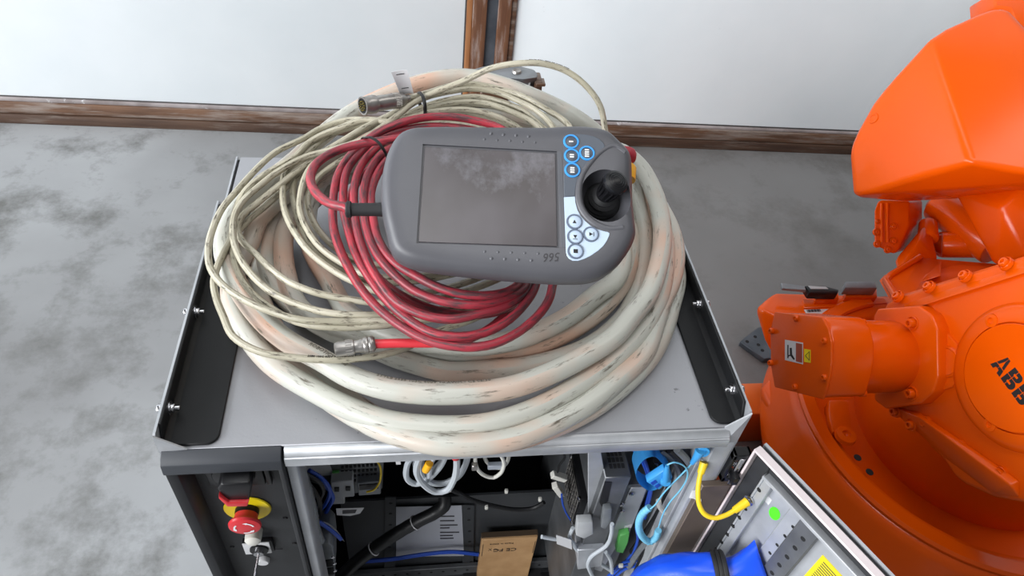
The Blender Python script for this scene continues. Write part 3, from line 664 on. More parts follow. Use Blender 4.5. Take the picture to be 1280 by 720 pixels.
# connector on its free end
c0, c1 = V((0.2946, 0.4702, 1.163)), V((0.2288, 0.4263, 1.176))
cw = (c1 - c0).normalized()
cl = (c1 - c0).length
cmx = axis_frame(c0, cw)
cn = obj('connector', lathe([(0.0, 0.010), (0.0095, 0.010), (0.0108, 0.014), (0.0112, 0.018), (0.0112, cl * 0.66), (0.0102, cl * 0.68), (0.0102, cl * 0.985), (0, cl * 0.985)], cmx, 36), 'nickel', thin)
kb_ = None
for k in range(30):
    a = k * 2 * pi / 30
    q = cmx @ V((0.0112 * cos(a), 0.0112 * sin(a), 0.019))
    q2 = cmx @ V((0.0112 * cos(a), 0.0112 * sin(a), 0.029))
    kb_ = cyl(q, q2, 0.0007, n=5, bm=kb_)
obj('knurl', kb_, 'nickel', cn)
obj('clamp', lathe([(0.0, 0.0), (0.0062, 0.0), (0.0066, 0.004), (0.0058, 0.005), (0.0066, 0.006), (0.0066, 0.011), (0, 0.011)], cmx, 24), 'nickel', cn)
obj('locking_ring', lathe([(0.0106, cl * 0.72), (0.0125, cl * 0.73), (0.0132, cl * 0.76), (0.0132, cl * 0.86), (0.0124, cl * 0.875), (0.0124, cl * 0.97), (0.0130, cl * 0.98), (0.0130, cl), (0.0108, cl), (0.0105, cl * 0.9)], cmx, 40), 'nickel', cn)
obj('insert', lathe([(0, cl * 0.94), (0.0106, cl * 0.94), (0.0106, cl * 0.9865), (0, cl * 0.9865)], cmx, 32), 'plastic_black', cn)
pb = None
for r, n in ((0.003, 5), (0.0066, 11)):
    for k in range(n):
        a = 2 * pi * k / n
        pb = cyl(cmx @ V((r * cos(a), r * sin(a), cl * 0.985)), cmx @ V((r * cos(a), r * sin(a), cl * 1.02)), 0.0008, n=8, bm=pb)
obj('pins', pb, 'gold', cn)['kind'] = 'stuff'
lb = [V(q) for q in [(0.2823, 0.4702, 1.168), (0.3018, 0.4768, 1.168), (0.2916, 0.4701, 1.2114), (0.2687, 0.4701, 1.2068)]]
tg_b = bmesh.new()
nx, nz_ = 6, 8
un = ((lb[1] - lb[0]).cross(lb[3] - lb[0])).normalized()
def tagp(u, v, o=0.0): return (lb[0].lerp(lb[1], u)).lerp(lb[3].lerp(lb[2], u), v) + un * (o - 0.002 * (1 - (2 * u - 1) ** 2) + 0.004 * sin(v * 2.2))
for o in (0.0, -0.0006):
    pass
gr = [[[tg_b.verts.new(tagp(i / nx, j / nz_, o)) for i in range(nx + 1)] for j in range(nz_ + 1)] for o in (0.0, -0.0006)]
for s in (0, 1):
    for j in range(nz_):
        for i in range(nx): tg_b.faces.new((gr[s][j][i], gr[s][j][i + 1], gr[s][j + 1][i + 1], gr[s][j + 1][i]))
rim = [(0, i) for i in range(nx + 1)] + [(j, nx) for j in range(1, nz_ + 1)] + [(nz_, i) for i in range(nx - 1, -1, -1)] + [(j, 0) for j in range(nz_ - 1, 0, -1)]
for k in range(len(rim)):
    a, b_ = rim[k], rim[(k + 1) % len(rim)]
    tg_b.faces.new((gr[0][a[0]][a[1]], gr[0][b_[0]][b_[1]], gr[1][b_[0]][b_[1]], gr[1][a[0]][a[1]]))
bmesh.ops.recalc_face_normals(tg_b, faces=tg_b.faces)
tgo = obj('label_tag', tg_b, 'label_white', thin)
for v0, v1 in ((0.86, 0.89), (0.27, 0.30)):
    b = bmesh.new()
    vs = [b.verts.new(tagp(u, v, o)) for v in (v0, v1) for u in (0.25, 0.5, 0.75) for o in (0.0008,)]
    vs2 = [b.verts.new(tagp(u, v, -0.0014)) for v in (v0, v1) for u in (0.25, 0.5, 0.75)]
    for q in (vs, vs2):
        b.faces.new((q[0], q[1], q[4], q[3]))
        b.faces.new((q[1], q[2], q[5], q[4]))
    obj('printed_bar', b, 'black_print', tgo)
def tie(pts, r, parent, m='wire_black', flat=2.2):
    pth = catmull(pts, 0.003, True)
    return obj('cable_tie', tube(pth, r, 8, True, flat=flat), m, parent)
tie([V(q) for q in [(0.3113, 0.4761, 1.17), (0.3157, 0.4612, 1.171), (0.3179, 0.4507, 1.164), (0.3186, 0.4535, 1.15)]] + [V(q) for q in [(0.3169, 0.5014, 1.12), (0.3109, 0.5152, 1.13), (0.307, 0.5028, 1.15)]], 0.0013, thin)

# ---------------------------------------------------------------- red pendant cable
red_pts = [(0.2243, 0.1699, 1.1961), (0.2177, 0.1749, 1.1961), (0.2032, 0.1836, 1.192), (0.1882, 0.2046, 1.186), (0.1762, 0.2309, 1.18), (0.1709, 0.2558, 1.177), (0.1733, 0.2835, 1.174), (0.1836, 0.3057, 1.172), (0.203, 0.3242, 1.172), (0.2342, 0.334, 1.176), (0.266, 0.3365, 1.18), (0.2981, 0.3461, 1.178), (0.3587, 0.3515, 1.165), (0.4385, 0.3408, 1.14), (0.4964, 0.3186, 1.115), (0.5033, 0.2742, 1.1), (0.5089, 0.3346, 1.11), (0.4697, 0.3637, 1.145), (0.4255, 0.4011, 1.16), (0.3852, 0.413, 1.165), (0.3562, 0.4156, 1.168), (0.3273, 0.4145, 1.168), (0.293, 0.4029, 1.168), (0.2593, 0.3886, 1.162), (0.2319, 0.3681, 1.154), (0.2107, 0.3425, 1.145), (0.1975, 0.3157, 1.135), (0.1938, 0.2812, 1.128), (0.1966, 0.2255, 1.12), (0.2063, 0.1899, 1.115), (0.2192, 0.1587, 1.11), (0.2346, 0.1288, 1.105), (0.2541, 0.1025, 1.1), (0.2777, 0.0789, 1.097), (0.3009, 0.0612, 1.095), (0.3266, 0.0491, 1.094), (0.3608, 0.0431, 1.094), (0.3893, 0.0472, 1.094), (0.4175, 0.0617, 1.095), (0.4446, 0.0851, 1.097), (0.4625, 0.1088, 1.1), (0.4731, 0.1395, 1.1), (0.4873, 0.1917, 1.1), (0.5006, 0.2569, 1.1), (0.4971, 0.3121, 1.12), (0.4534, 0.3704, 1.14), (0.3972, 0.4051, 1.15), (0.3274, 0.4097, 1.155), (0.2759, 0.3937, 1.155), (0.2425, 0.3743, 1.15), (0.2223, 0.3483, 1.145), (0.2092, 0.3209, 1.138), (0.2061, 0.2873, 1.13), (0.2088, 0.2504, 1.126), (0.2161, 0.2177, 1.12), (0.2264, 0.1808, 1.115), (0.2419, 0.1471, 1.11), (0.2616, 0.1148, 1.105), (0.2872, 0.0834, 1.103), (0.3175, 0.0596, 1.102), (0.3498, 0.0526, 1.102), (0.3786, 0.0597, 1.1), (0.4039, 0.0742, 1.1), (0.4258, 0.096, 1.1), (0.4455, 0.1257, 1.1), (0.4574, 0.1616, 1.1), (0.4743, 0.2343, 1.105), (0.4789, 0.3184, 1.115), (0.4429, 0.3773, 1.135), (0.3855, 0.4019, 1.145), (0.3157, 0.4025, 1.15), (0.2647, 0.3779, 1.152), (0.241, 0.3473, 1.15), (0.2275, 0.3234, 1.143), (0.2211, 0.2883, 1.136), (0.2225, 0.2493, 1.131), (0.2278, 0.2108, 1.126), (0.2367, 0.1776, 1.122), (0.252, 0.1398, 1.117), (0.2761, 0.1021, 1.111), (0.3087, 0.0822, 1.108), (0.3414, 0.075, 1.108), (0.3752, 0.0832, 1.108), (0.4004, 0.0936, 1.106), (0.4218, 0.1085, 1.104), (0.4402, 0.1329, 1.1), (0.452, 0.1767, 1.1), (0.4598, 0.251, 1.105), (0.4581, 0.334, 1.11), (0.4194, 0.3739, 1.13), (0.3618, 0.3922, 1.14), (0.304, 0.3849, 1.148), (0.2595, 0.3497, 1.15), (0.2417, 0.3173, 1.145), (0.2341, 0.2799, 1.14), (0.2351, 0.2444, 1.135), (0.2412, 0.2031, 1.13), (0.2557, 0.164, 1.125), (0.2809, 0.1295, 1.12), (0.3045, 0.1081, 1.118), (0.3373, 0.0939, 1.117), (0.3705, 0.0902, 1.116), (0.4057, 0.1025, 1.112), (0.434, 0.1281, 1.105), (0.4466, 0.1843, 1.1), (0.4453, 0.2654, 1.1), (0.4357, 0.3432, 1.11), (0.3977, 0.3876, 1.12), (0.333, 0.3947, 1.135), (0.2869, 0.3749, 1.145), (0.2661, 0.3408, 1.147), (0.2514, 0.3099, 1.144), (0.2435, 0.2774, 1.138), (0.2466, 0.2316, 1.135), (0.2543, 0.1909, 1.13), (0.2733, 0.1545, 1.127), (0.3001, 0.131, 1.125), (0.3283, 0.1112, 1.124), (0.3613, 0.1005, 1.122), (0.3904, 0.1019, 1.12), (0.417, 0.1177, 1.113), (0.4366, 0.1494, 1.105), (0.446, 0.2237, 1.1), (0.435, 0.3279, 1.1), (0.3873, 0.4015, 1.11), (0.316, 0.406, 1.12), (0.2584, 0.3677, 1.125), (0.2208, 0.3206, 1.118), (0.2129, 0.2698, 1.11), (0.2201, 0.2191, 1.105), (0.2408, 0.1725, 1.102), (0.2629, 0.1425, 1.099), (0.2902, 0.1201, 1.096), (0.3239, 0.1044, 1.092), (0.3675, 0.0972, 1.09), (0.4136, 0.1115, 1.088), (0.4378, 0.1447, 1.088), (0.4499, 0.2028, 1.09), (0.4339, 0.1507, 1.082), (0.4032, 0.0993, 1.078), (0.3668, 0.0749, 1.074), (0.3375, 0.0707, 1.071), (0.3087, 0.072, 1.069), (0.28, 0.0737, 1.068), (0.2478, 0.0734, 1.068)]
red_path = catmull(red_pts, 0.008)
RR = 0.0057
redc = thing('pendant_cable', 'red scuffed cable coiled over the beige one and leading into the grey hand terminal', 'cable', (0.35, 0.2, 1.05))
ie = nearest(red_path, (0.3375, 0.0707, 1.071))
obj('sheath', tube(red_path[:ie + 1], RR, 10), 'red_cable', redc)
obj('clean_end', tube(red_path[ie:], RR, 10), 'red_clean', redc)
d0, d1 = V((0.2496, 0.074, 1.068)), V((0.203, 0.0677, 1.066))
dl = (d1 - d0).length
dmx = axis_frame(d0, d1 - d0)
rcn = obj('connector', lathe([(0, 0.004), (0.0085, 0.004), (0.0088, 0.016), (0.0080, 0.018), (0.0080, dl * 0.5), (0.0092, dl * 0.52), (0.0092, dl * 0.9), (0.0084, dl * 0.98), (0.0066, dl), (0.0066, dl * 0.9), (0, dl * 0.9)], dmx, 32), 'nickel', redc)
obj('clamp_nut', lathe([(0, -0.001), (0.0082, -0.001), (0.0098, 0.001), (0.0102, 0.004), (0.0098, 0.006), (0.0092, 0.007), (0.0102, 0.008), (0.0102, 0.011), (0.0092, 0.013), (0, 0.013)], dmx, 32), 'nickel', rcn)
kb_ = None
for k in range(16):
    a = k * 2 * pi / 16
    kb_ = cyl(dmx @ V((0.0092 * cos(a), 0.0092 * sin(a), dl * 0.56)), dmx @ V((0.0092 * cos(a), 0.0092 * sin(a), dl * 0.72)), 0.0006, n=5, bm=kb_)
obj('knurl', kb_, 'nickel', rcn)
tie([V(q) for q in [(0.2366, 0.3353, 1.184), (0.2445, 0.3266, 1.19), (0.2539, 0.3202, 1.187), (0.2609, 0.3152, 1.178), (0.2645, 0.3225, 1.16)]] + [V(q) for q in [(0.2566, 0.353, 1.13), (0.2405, 0.3758, 1.13), (0.2315, 0.374, 1.15)]], 0.0014, redc)

# ---------------------------------------------------------------- hand-held teach terminal
PU, PV, PN = V((0.9968, -0.0788, 0.0156)), V((0.0613, 0.872, 0.4857)), V((-0.0518, -0.4832, 0.874))
PO = V((0.3849, 0.1599, 1.2252))
PMX = frame(PO, PU, PV, PN)
pen = thing('teach_pendant', 'grey handheld robot control terminal with large worn screen lying on the cable coil', 'control terminal', PO - PN * 0.05)
def boolean(bm, cut):
    def tmp(b):
        me = bpy.data.meshes.new('tmp')
        b.to_mesh(me)
        b.free()
        o = bpy.data.objects.new('tmp', me)
        COL.objects.link(o)
        return o
    a, c = tmp(bm), tmp(cut)
    m = a.modifiers.new('b', 'BOOLEAN')
    m.operation = 'DIFFERENCE'
    m.solver = 'EXACT'
    m.object = c
    dg = bpy.context.evaluated_depsgraph_get()
    dg.update()
    me = bpy.data.meshes.new_from_object(a.evaluated_get(dg))
    out = bmesh.new()
    out.from_mesh(me)
    for o in (a, c):
        q = o.data
        bpy.data.objects.remove(o)
        bpy.data.meshes.remove(q)
    bpy.data.meshes.remove(me)
    return out
def loft(outline, levels):
    """outline: smooth closed list of (u, v) run anticlockwise; levels: (inset, n)"""
    b = bmesh.new()
    n = len(outline)
    nrm = []
    for i in range(n):
        t = (V(outline[(i + 1) % n]) - V(outline[i - 1])).normalized()
        nrm.append(V((-t.y, t.x)))
    rings = [[b.verts.new((outline[i][0] + nrm[i].x * d, outline[i][1] + nrm[i].y * d, z)) for i in range(n)] for d, z in levels]
    for A, B in zip(rings, rings[1:]):
        for i in range(n): b.faces.new((A[i], A[(i + 1) % n], B[(i + 1) % n], B[i]))
    b.faces.new(rings[0])
    b.faces.new(rings[-1])
    bmesh.ops.recalc_face_normals(b, faces=b.faces)
    return b
top_e = [(0.0029, 0.0943), (-0.0331, 0.093), (-0.0718, 0.0909), (-0.0954, 0.0873), (-0.1097, 0.0783), (-0.1207, 0.055)]
left_e = [(-0.1256, 0.0241), (-0.125, -0.0043), (-0.1213, -0.0291), (-0.1162, -0.0473)]
bot_e = [(-0.112, -0.062), (-0.1063, -0.0725), (-0.0914, -0.0814), (-0.0681, -0.0863), (-0.026, -0.0906), (0.0304, -0.094), (0.0872, -0.0955), (0.1183, -0.093)]
right_e = [(0.1344, -0.0868), (0.1541, -0.0708), (0.1682, -0.0501), (0.1738, -0.0341), (0.1732, -0.0183), (0.1716, 0.0074), (0.172, 0.0401), (0.1704, 0.0684), (0.1589, 0.0826), (0.1433, 0.0966), (0.1187, 0.1013), (0.0941, 0.1006), (0.0696, 0.0976), (0.0362, 0.0961)]
ol = [V((q[0], q[1], 0)) for q in top_e + left_e + bot_e + right_e]
ol = [(q.x, q.y) for q in catmull(ol, 0.005, True)]
body = loft(ol, [(0.024, 0.0), (0.013, -0.0006), (0.007, -0.003), (0.0025, -0.008), (0.0, -0.015), (0.0, -0.03), (0.002, -0.036), (0.008, -0.044), (0.02, -0.049)])
su, sv = 0.156, 0.117
scr_c = [(-0.0793, 0.0618), (0.0788, 0.0607), (0.081, -0.0604), (-0.0809, -0.061)]
cut = prism([(q[0], q[1], -0.0022) for q in scr_c], (0, 0, 0.02), 0.0)
body = boolean(body, cut)
wu, wv = (0.137, 0.0068)
cut = bmesh.new()
bmesh.ops.create_icosphere(cut, subdivisions=4, radius=1.0)
cut.transform(frame((wu, wv, -0.004), (0.0305, 0, 0), (0, 0.0335, 0), (0, 0, 0.036)))
body = boolean(body, cut)
body.transform(PMX)
obj('housing', body, 'pend_face', pen, angle=50)
# underside grip that carries it on the coil
gb = loft([(0.085 * cos(a) + 0.0, 0.05 * sin(a)) for a in [i * 2 * pi / 40 for i in range(40)]], [(0.0, -0.045), (0.002, -0.085), (0.012, -0.098)])
gb.transform(PMX)
obj('underside_grip', gb, 'plastic_dark', pen)
def flatpart(name, pts, n0, n1, m, parent, bev=0.0004, smoothen=False):
    if smoothen: pts = [(q.x, q.y) for q in catmull([V((a[0], a[1], 0)) for a in pts], 0.003, True)]
    return obj(name, prism([PMX @ V((q[0], q[1], n0)) for q in pts], PN * (n1 - n0), bev, 1), m, parent)
sc_ = flatpart('screen', [(-0.0768, 0.0589), (0.0769, 0.058), (0.0787, -0.0585), (-0.0788, -0.059)], -0.0022, -0.0007, 'screen', pen)
flatpart('seam_strip', [(0.0793, 0.0603), (0.0847, 0.0599), (0.0883, -0.0598), (0.0831, -0.0594)], -0.001, 0.0003, 'pend', pen, 0.0002)
kd = flatpart('keypad', [(0.0866, 0.0793), (0.0885, 0.0817), (0.0924, 0.0833), (0.1, 0.0843), (0.109, 0.0845), (0.1166, 0.0839), (0.1241, 0.0823), (0.1301, 0.0793), (0.1346, 0.0746), (0.1366, 0.0708), (0.1359, 0.0678), (0.1313, 0.063), (0.1252, 0.0581), (0.1191, 0.0519), (0.1123, 0.0442), (0.1068, 0.0352), (0.1032, 0.0267), (0.1013, 0.0196), (0.1003, 0.0117), (0.0999, 0.0041), (0.0867, 0.0026)], -0.001, 0.0006, 'pad_dark', pen)
kl = flatpart('keypad', [(0.0867, 0.0022), (0.0999, 0.0038), (0.1004, -0.004), (0.1027, -0.0133), (0.1061, -0.02), (0.1113, -0.0262), (0.1176, -0.0318), (0.1249, -0.0355), (0.1321, -0.0377), (0.1374, -0.0387), (0.1397, -0.0401), (0.1393, -0.0429), (0.1368, -0.0488), (0.1323, -0.0559), (0.1258, -0.0622), (0.117, -0.0686), (0.1097, -0.0725), (0.1025, -0.0751), (0.0962, -0.0751), (0.0919, -0.0728), (0.0896, -0.0693), (0.0888, -0.0658)], -0.001, 0.0006, 'pad_light', pen)
kl['label'] = 'pale blue lower keypad'
def disc(c, r, n0, n1, mx=PMX, n=28):
    return lathe([(0, n0), (r, n0), (r, n1 - 0.0002), (r - 0.0003, n1), (0, n1)], mx @ T((c[0], c[1], 0)), n)
def glyph(pts, c, parent, m, n1=0.0013):
    flatpart('symbol', [(c[0] + a, c[1] + b) for a, b in pts], n1 - 0.0004, n1, m, parent, 0)
BU = [(0.0959, 0.0736), (0.0966, 0.055), (0.097, 0.0367), (0.1147, 0.0595)]
for i, c in enumerate(BU):
    bt = obj('button', disc(c, 0.0088, 0, 0.0012), 'pad_dark', kd)
    rg = lathe([(0.0072, 0.0010), (0.0074, 0.0019), (0.0090, 0.0019), (0.0096, 0.0010), (0.0094, 0.0)], PMX @ T((c[0], c[1], 0)), 36)
    obj('button_ring', rg, 'blue_ring', kd)
    n = i + 1
    gb2 = None
    for k in range(n):
        y = (k - (n - 1) / 2) * 0.0028
        gb2 = box((c[0] - 0.0026, c[1] + y - 0.0009, 0.0011), (c[0] + 0.0026, c[1] + y + 0.0009, 0.0016), 0.0003, 1, PMX, gb2)
    obj('symbol', gb2, 'white_print', kd)
BL = [(0.0987, -0.028), (0.0994, -0.0463), (0.0997, -0.0638), (0.1177, -0.0425)]
for i, c in enumerate(BL):
    obj('button', disc(c, 0.0088, 0, 0.0012), 'pad_light', kl)
    rg = lathe([(0.0074, 0.0010), (0.0076, 0.0018), (0.0090, 0.0018), (0.0095, 0.0010), (0.0094, 0.0)], PMX @ T((c[0], c[1], 0)), 36)
    obj('button_ring', rg, 'grey_ring', kl)
    tri = [(-0.0024, -0.002), (0.0024, -0.002), (0.0, 0.0024)]
    if i == 0: glyph(tri, c, kl, 'black_print')
    elif i == 2: glyph([(-0.0026, -0.0024), (0.0026, -0.0024), (0.0026, 0.0024), (-0.0026, 0.0024)], c, kl, 'black_print')
    else:
        glyph([(-a, -b) for a, b in tri] if i == 1 else [(b * 1.0, a * 1.0) for a, b in tri][::-1], c, kl, 'black_print')
        glyph([(-0.0026, -0.0034), (0.0026, -0.0034), (0.0026, -0.0026), (-0.0026, -0.0026)] if i == 1 else [(0.0028, -0.0026), (0.0036, -0.0026), (0.0036, 0.0026), (0.0028, 0.0026)], c, kl, 'black_print')
dm = None
for c in [(0.0003, 0.0797), (0.0151, 0.0792), (0.03, 0.079), (0.045, 0.0784), (-0.0073, 0.0718), (0.0078, 0.0713), (0.023, 0.0714), (0.0378, 0.0709), (0.0528, 0.0707), (-0.0039, -0.0678), (0.0111, -0.0679), (0.0262, -0.0679), (0.0415, -0.0679), (0.0567, -0.0679), (0.0039, -0.0756), (0.0189, -0.0756), (0.0339, -0.0759), (0.049, -0.0762)]:
    dm = lathe([(0, 0.0007), (0.0011, 0.0005), (0.002, -0.0003), (0.0021, -0.002)], PMX @ T((c[0], c[1], 0)), 16, dm)
obj('grip_dimples', dm, 'pend_face', pen)['kind'] = 'stuff'
hc = (0.0727, -0.0712)
obj('handwriting', text_bm('566', 0.0145, PMX @ frame((hc[0], hc[1], -0.0001), (-0.98, -0.1, 0), (0.1, -0.98, 0), (0, 0, 1)), 0.0004, shear=0.25, squash=0.9), 'ink', pen)
# raised lip round the joystick hollow
lipn = [(0.1616, 0.0645), (0.1482, 0.072), (0.1338, 0.0647), (0.119, 0.0487), (0.1083, 0.0311), (0.1042, 0.0134), (0.1057, -0.0053), (0.1126, -0.0191), (0.125, -0.0293), (0.141, -0.0339), (0.1557, -0.0318)]
obj('hollow_lip', tube([PMX @ q for q in catmull([V((a[0], a[1], -0.0030)) for a in lipn], 0.003)], [0.0035 + 0.0016 * sin(pi * i / 60) for i in range(200)], 12), 'pend_face', pen)
# joystick
ju, jv = (0.1375, 0.0124)
jk = obj('joystick', lathe([(0, -0.036), (0.0245, -0.036), (0.0235, -0.029), (0.021, -0.027), (0.0215, -0.025), (0.018, -0.022), (0.0185, -0.019), (0.0145, -0.016), (0.015, -0.013), (0.011, -0.009), (0, -0.009)], PMX @ T((ju, jv, 0)), 36), 'rubber', pen)
jax = (PN * 0.86 + PU * 0.22 + PV * 0.12).normalized()
j0 = PMX @ V((ju, jv, -0.012))
jmx = axis_frame(j0, jax)
obj('stick', lathe([(0, -0.004), (0.0105, -0.002), (0.0115, 0.003), (0.0102, 0.010), (0.0112, 0.018), (0.0142, 0.024), (0.0150, 0.029), (0.0142, 0.0325), (0.0105, 0.0342), (0.0100, 0.0338), (0.0078, 0.0347), (0.0073, 0.0343), (0.0052, 0.0351), (0.0047, 0.0347), (0.0024, 0.0352), (0, 0.0352)], jmx, 40), 'plastic_black', jk)
rb = None
for k in range(14):
    a = 2 * pi * k / 14
    rb = cyl(jmx @ V((0.0108 * cos(a), 0.0108 * sin(a), 0.004)), jmx @ V((0.0140 * cos(a), 0.0140 * sin(a), 0.026)), 0.0012, n=6, bm=rb)
obj('stick_ribs', rb, 'plastic_black', jk)
# its own emergency stop at the far right corner
eb = PMX @ V((0.1633, 0.0411, -0.03))
eax = (PU * 0.10 + PV * 0.99).normalized()
emx = axis_frame(eb, eax)
pe = obj('emergency_stop', lathe([(0, 0), (0.0165, 0), (0.0165, 0.016), (0.0155, 0.018), (0, 0.018)], emx, 36), 'amber', pen)
obj('push_button', lathe([(0, 0.017), (0.011, 0.017), (0.0105, 0.024), (0.0145, 0.027), (0.0155, 0.030), (0.0155, 0.036), (0.014, 0.039), (0, 0.041)], emx, 36), 'red_dull', pe)
# strain relief
s0, s1 = V((0.2675, 0.1682, 1.1976)), V((0.2202, 0.1701, 1.1959))
smx = axis_frame(s0, s1 - s0)
sl = (s1 - s0).length
obj('strain_relief', lathe([(0, 0), (0.0085, 0), (0.0078, sl * 0.3), (0.0078, sl * 0.86), (0.0098, sl * 0.88), (0.0098, sl * 0.97), (0.0085, sl), (0.0058, sl), (0.0058, sl * 0.9), (0, sl * 0.9)], smx, 28), 'rubber', pen)

# ---------------------------------------------------------------- inside the cabinet
obj('backplate', box((cx + 0.02, 0.2, 0.08), (W - 0.035, 0.205, 0.4582)), 'backplate', cab)
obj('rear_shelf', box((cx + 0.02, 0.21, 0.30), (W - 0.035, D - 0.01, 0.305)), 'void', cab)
def stripp(px, holes):
    st = obj('perforated_strip', prism(px, (0, 0.003, 0), 0.0006, 1), 'backplate', cab)
    hb = None
    for h in holes: hb = cyl(V(h) + V((0, 0.001, 0)), V(h) + V((0, -0.0004, 0)), 0.0035, n=10, bm=hb)
    h = obj('holes', hb, 'void', st)
    h['kind'] = 'stuff'
stripp([(0.2412, 0.195, 0.4768), (0.2621, 0.195, 0.4747), (0.2535, 0.195, 0.1581), (0.2293, 0.195, 0.1578)], [(0.2518, 0.195, 0.4543), (0.25, 0.195, 0.4133), (0.2487, 0.195, 0.3672), (0.2466, 0.195, 0.3191), (0.2444, 0.195, 0.2687), (0.243, 0.195, 0.2156)])
stripp([(0.3881, 0.195, 0.43), (0.4135, 0.195, 0.4272), (0.4264, 0.195, 0.1565), (0.4014, 0.195, 0.1561)], [(0.403, 0.195, 0.4155), (0.4053, 0.195, 0.3688), (0.4093, 0.195, 0.3196), (0.4117, 0.195, 0.2721), (0.4159, 0.195, 0.2221), (0.4201, 0.195, 0.1738)])
lr = obj('cross_rail', prism([(0.1414, 0.185, 0.1701), (0.4462, 0.185, 0.1719), (0.6703, 0.185, 0.1756), (0.6758, 0.185, 0.1415), (0.4485, 0.185, 0.1342), (0.1382, 0.185, 0.1249)], (0, 0.01, 0), 0.001, 1), 'galv_dark', cab)
hb = None
for h in [(0.1761, 0.185, 0.1543), (0.2018, 0.185, 0.1544), (0.2276, 0.185, 0.1545), (0.2535, 0.185, 0.1546), (0.2795, 0.185, 0.1548), (0.3057, 0.185, 0.1549), (0.332, 0.185, 0.155), (0.3584, 0.185, 0.1551), (0.3849, 0.185, 0.1552), (0.4115, 0.185, 0.1553), (0.4383, 0.185, 0.1554), (0.4651, 0.185, 0.1555), (0.4921, 0.185, 0.1557), (0.5192, 0.185, 0.1558), (0.5465, 0.185, 0.1559), (0.5738, 0.185, 0.156), (0.6013, 0.185, 0.1561), (0.6289, 0.185, 0.1562), (0.6567, 0.185, 0.1564)]: hb = cyl(V(h) + V((0, 0.001, 0)), V(h) + V((0, -0.0005, 0)), 0.0032, n=10, bm=hb)
obj('holes', hb, 'void', lr)['kind'] = 'stuff'
sh = obj('wiring_sheet', prism([(0.2613, 0.1935, 0.4404), (0.3879, 0.1935, 0.4328), (0.4026, 0.1935, 0.2076), (0.2567, 0.1935, 0.2247)], (0, 0.0008, 0)), 'sheet_grey', cab)
hb = None
for q in [[(0.3466, 0.193, 0.3963), (0.3752, 0.193, 0.3939), (0.3754, 0.193, 0.3893), (0.3467, 0.193, 0.3916)], [(0.347, 0.193, 0.3779), (0.3758, 0.193, 0.3755), (0.376, 0.193, 0.3707), (0.3471, 0.193, 0.3732)], [(0.3474, 0.193, 0.3592), (0.383, 0.193, 0.3559), (0.3832, 0.193, 0.3511), (0.3475, 0.193, 0.3544)], [(0.3476, 0.193, 0.3471), (0.3671, 0.193, 0.3458), (0.3673, 0.193, 0.3409), (0.3477, 0.193, 0.3423)], [(0.348, 0.193, 0.3279), (0.3875, 0.193, 0.3239), (0.3877, 0.193, 0.3189), (0.3481, 0.193, 0.3229)], [(0.3483, 0.193, 0.3136), (0.3748, 0.193, 0.3113), (0.3749, 0.193, 0.3063), (0.3484, 0.193, 0.3086)], [(0.3486, 0.193, 0.301), (0.3769, 0.193, 0.2984), (0.377, 0.193, 0.2933), (0.3487, 0.193, 0.2959)]]: hb = prism(q, (0, 0.0004, 0), bm=hb)
obj('printed_lines', hb, 'ink', sh)
# black wound loom across the back
lm = thing('black_loom', 'black taped wire loom running diagonally across the cabinet back plate', 'wire loom', (0.268, 0.16, 0.3883))
lpth = catmull([(0.1503, 0.12, 0.3089), (0.1831, 0.13, 0.3501), (0.2226, 0.14, 0.3887), (0.2641, 0.15, 0.4225), (0.3064, 0.155, 0.4587), (0.3362, 0.16, 0.4768), (0.3523, 0.165, 0.4962), (0.3526, 0.175, 0.5017)], 0.006)
obj('tape', tube(lpth, 0.0125, 14, ridge=0.012), 'wire_black', lm)
for q in (0.35, 0.72):
    i = int(len(lpth) * q)
    obj('cable_tie', tube([lpth[i] + (lpth[i + 1] - lpth[i]).cross(V((0, 0, 1))).normalized() * 0.0135 * cos(a) + (lpth[i + 1] - lpth[i]).normalized().cross((lpth[i + 1] - lpth[i]).cross(V((0, 0, 1))).normalized()) * 0.0135 * sin(a) for a in [k * 2 * pi / 24 for k in range(24)]], 0.0012, 6, True), 'label_white', lm)
bl = thing('blue_loom', 'blue wires tied in a flat run along the perforated cross rail', 'wire loom', (0.3319, 0.175, 0.2696))
for k in range(4):
    obj('wire', tube(catmull([(0.1866, 0.178, 0.25), (0.2491, 0.178, 0.2522), (0.3154, 0.178, 0.2654), (0.3738, 0.178, 0.2685), (0.4305, 0.178, 0.2491)], 0.01), 0.0022, 6), 'blue_wire', bl).location += V((0, -0.003 * (k % 2), 0.0035 * (k - 1.5)))
# power supply unit upper left
yy = 0.15
ps = obj('power_supply', prism([(0.111, 0.15, 0.6868), (0.2474, 0.15, 0.6899), (0.2413, 0.15, 0.587), (0.1888, 0.15, 0.5758), (0.1087, 0.15, 0.6319)], (0, 0.12, 0), 0.002, 1), 'galv_dark', cab)
lbp = obj('rating_label', prism([(0.1145, 0.149, 0.6833), (0.1588, 0.149, 0.6844), (0.1632, 0.149, 0.644), (0.1126, 0.149, 0.6436)], (0, 0.001, 0)), 'label_white', ps)
gb3 = None
for i in range(9):
    for j in range(5):
        q = V((0.1803, 0.149, 0.6826)).lerp(V((0.2344, 0.149, 0.6853)), i / 8) + (V((0.1759, 0.149, 0.622)) - V((0.1803, 0.149, 0.6826))) * (j / 4)
        gb3 = box(q - V((0.0022, 0.0006, 0.003)), q + V((0.0022, 0.001, 0.003)), bm=gb3)
obj('vent_slots', gb3, 'void', ps)['kind'] = 'stuff'
obj('terminal', prism([(0.1618, 0.146, 0.6569), (0.1735, 0.146, 0.6583), (0.1722, 0.146, 0.6406), (0.1618, 0.146, 0.6416)], (0, 0.006, 0), 0.0006, 1), 'green', ps)
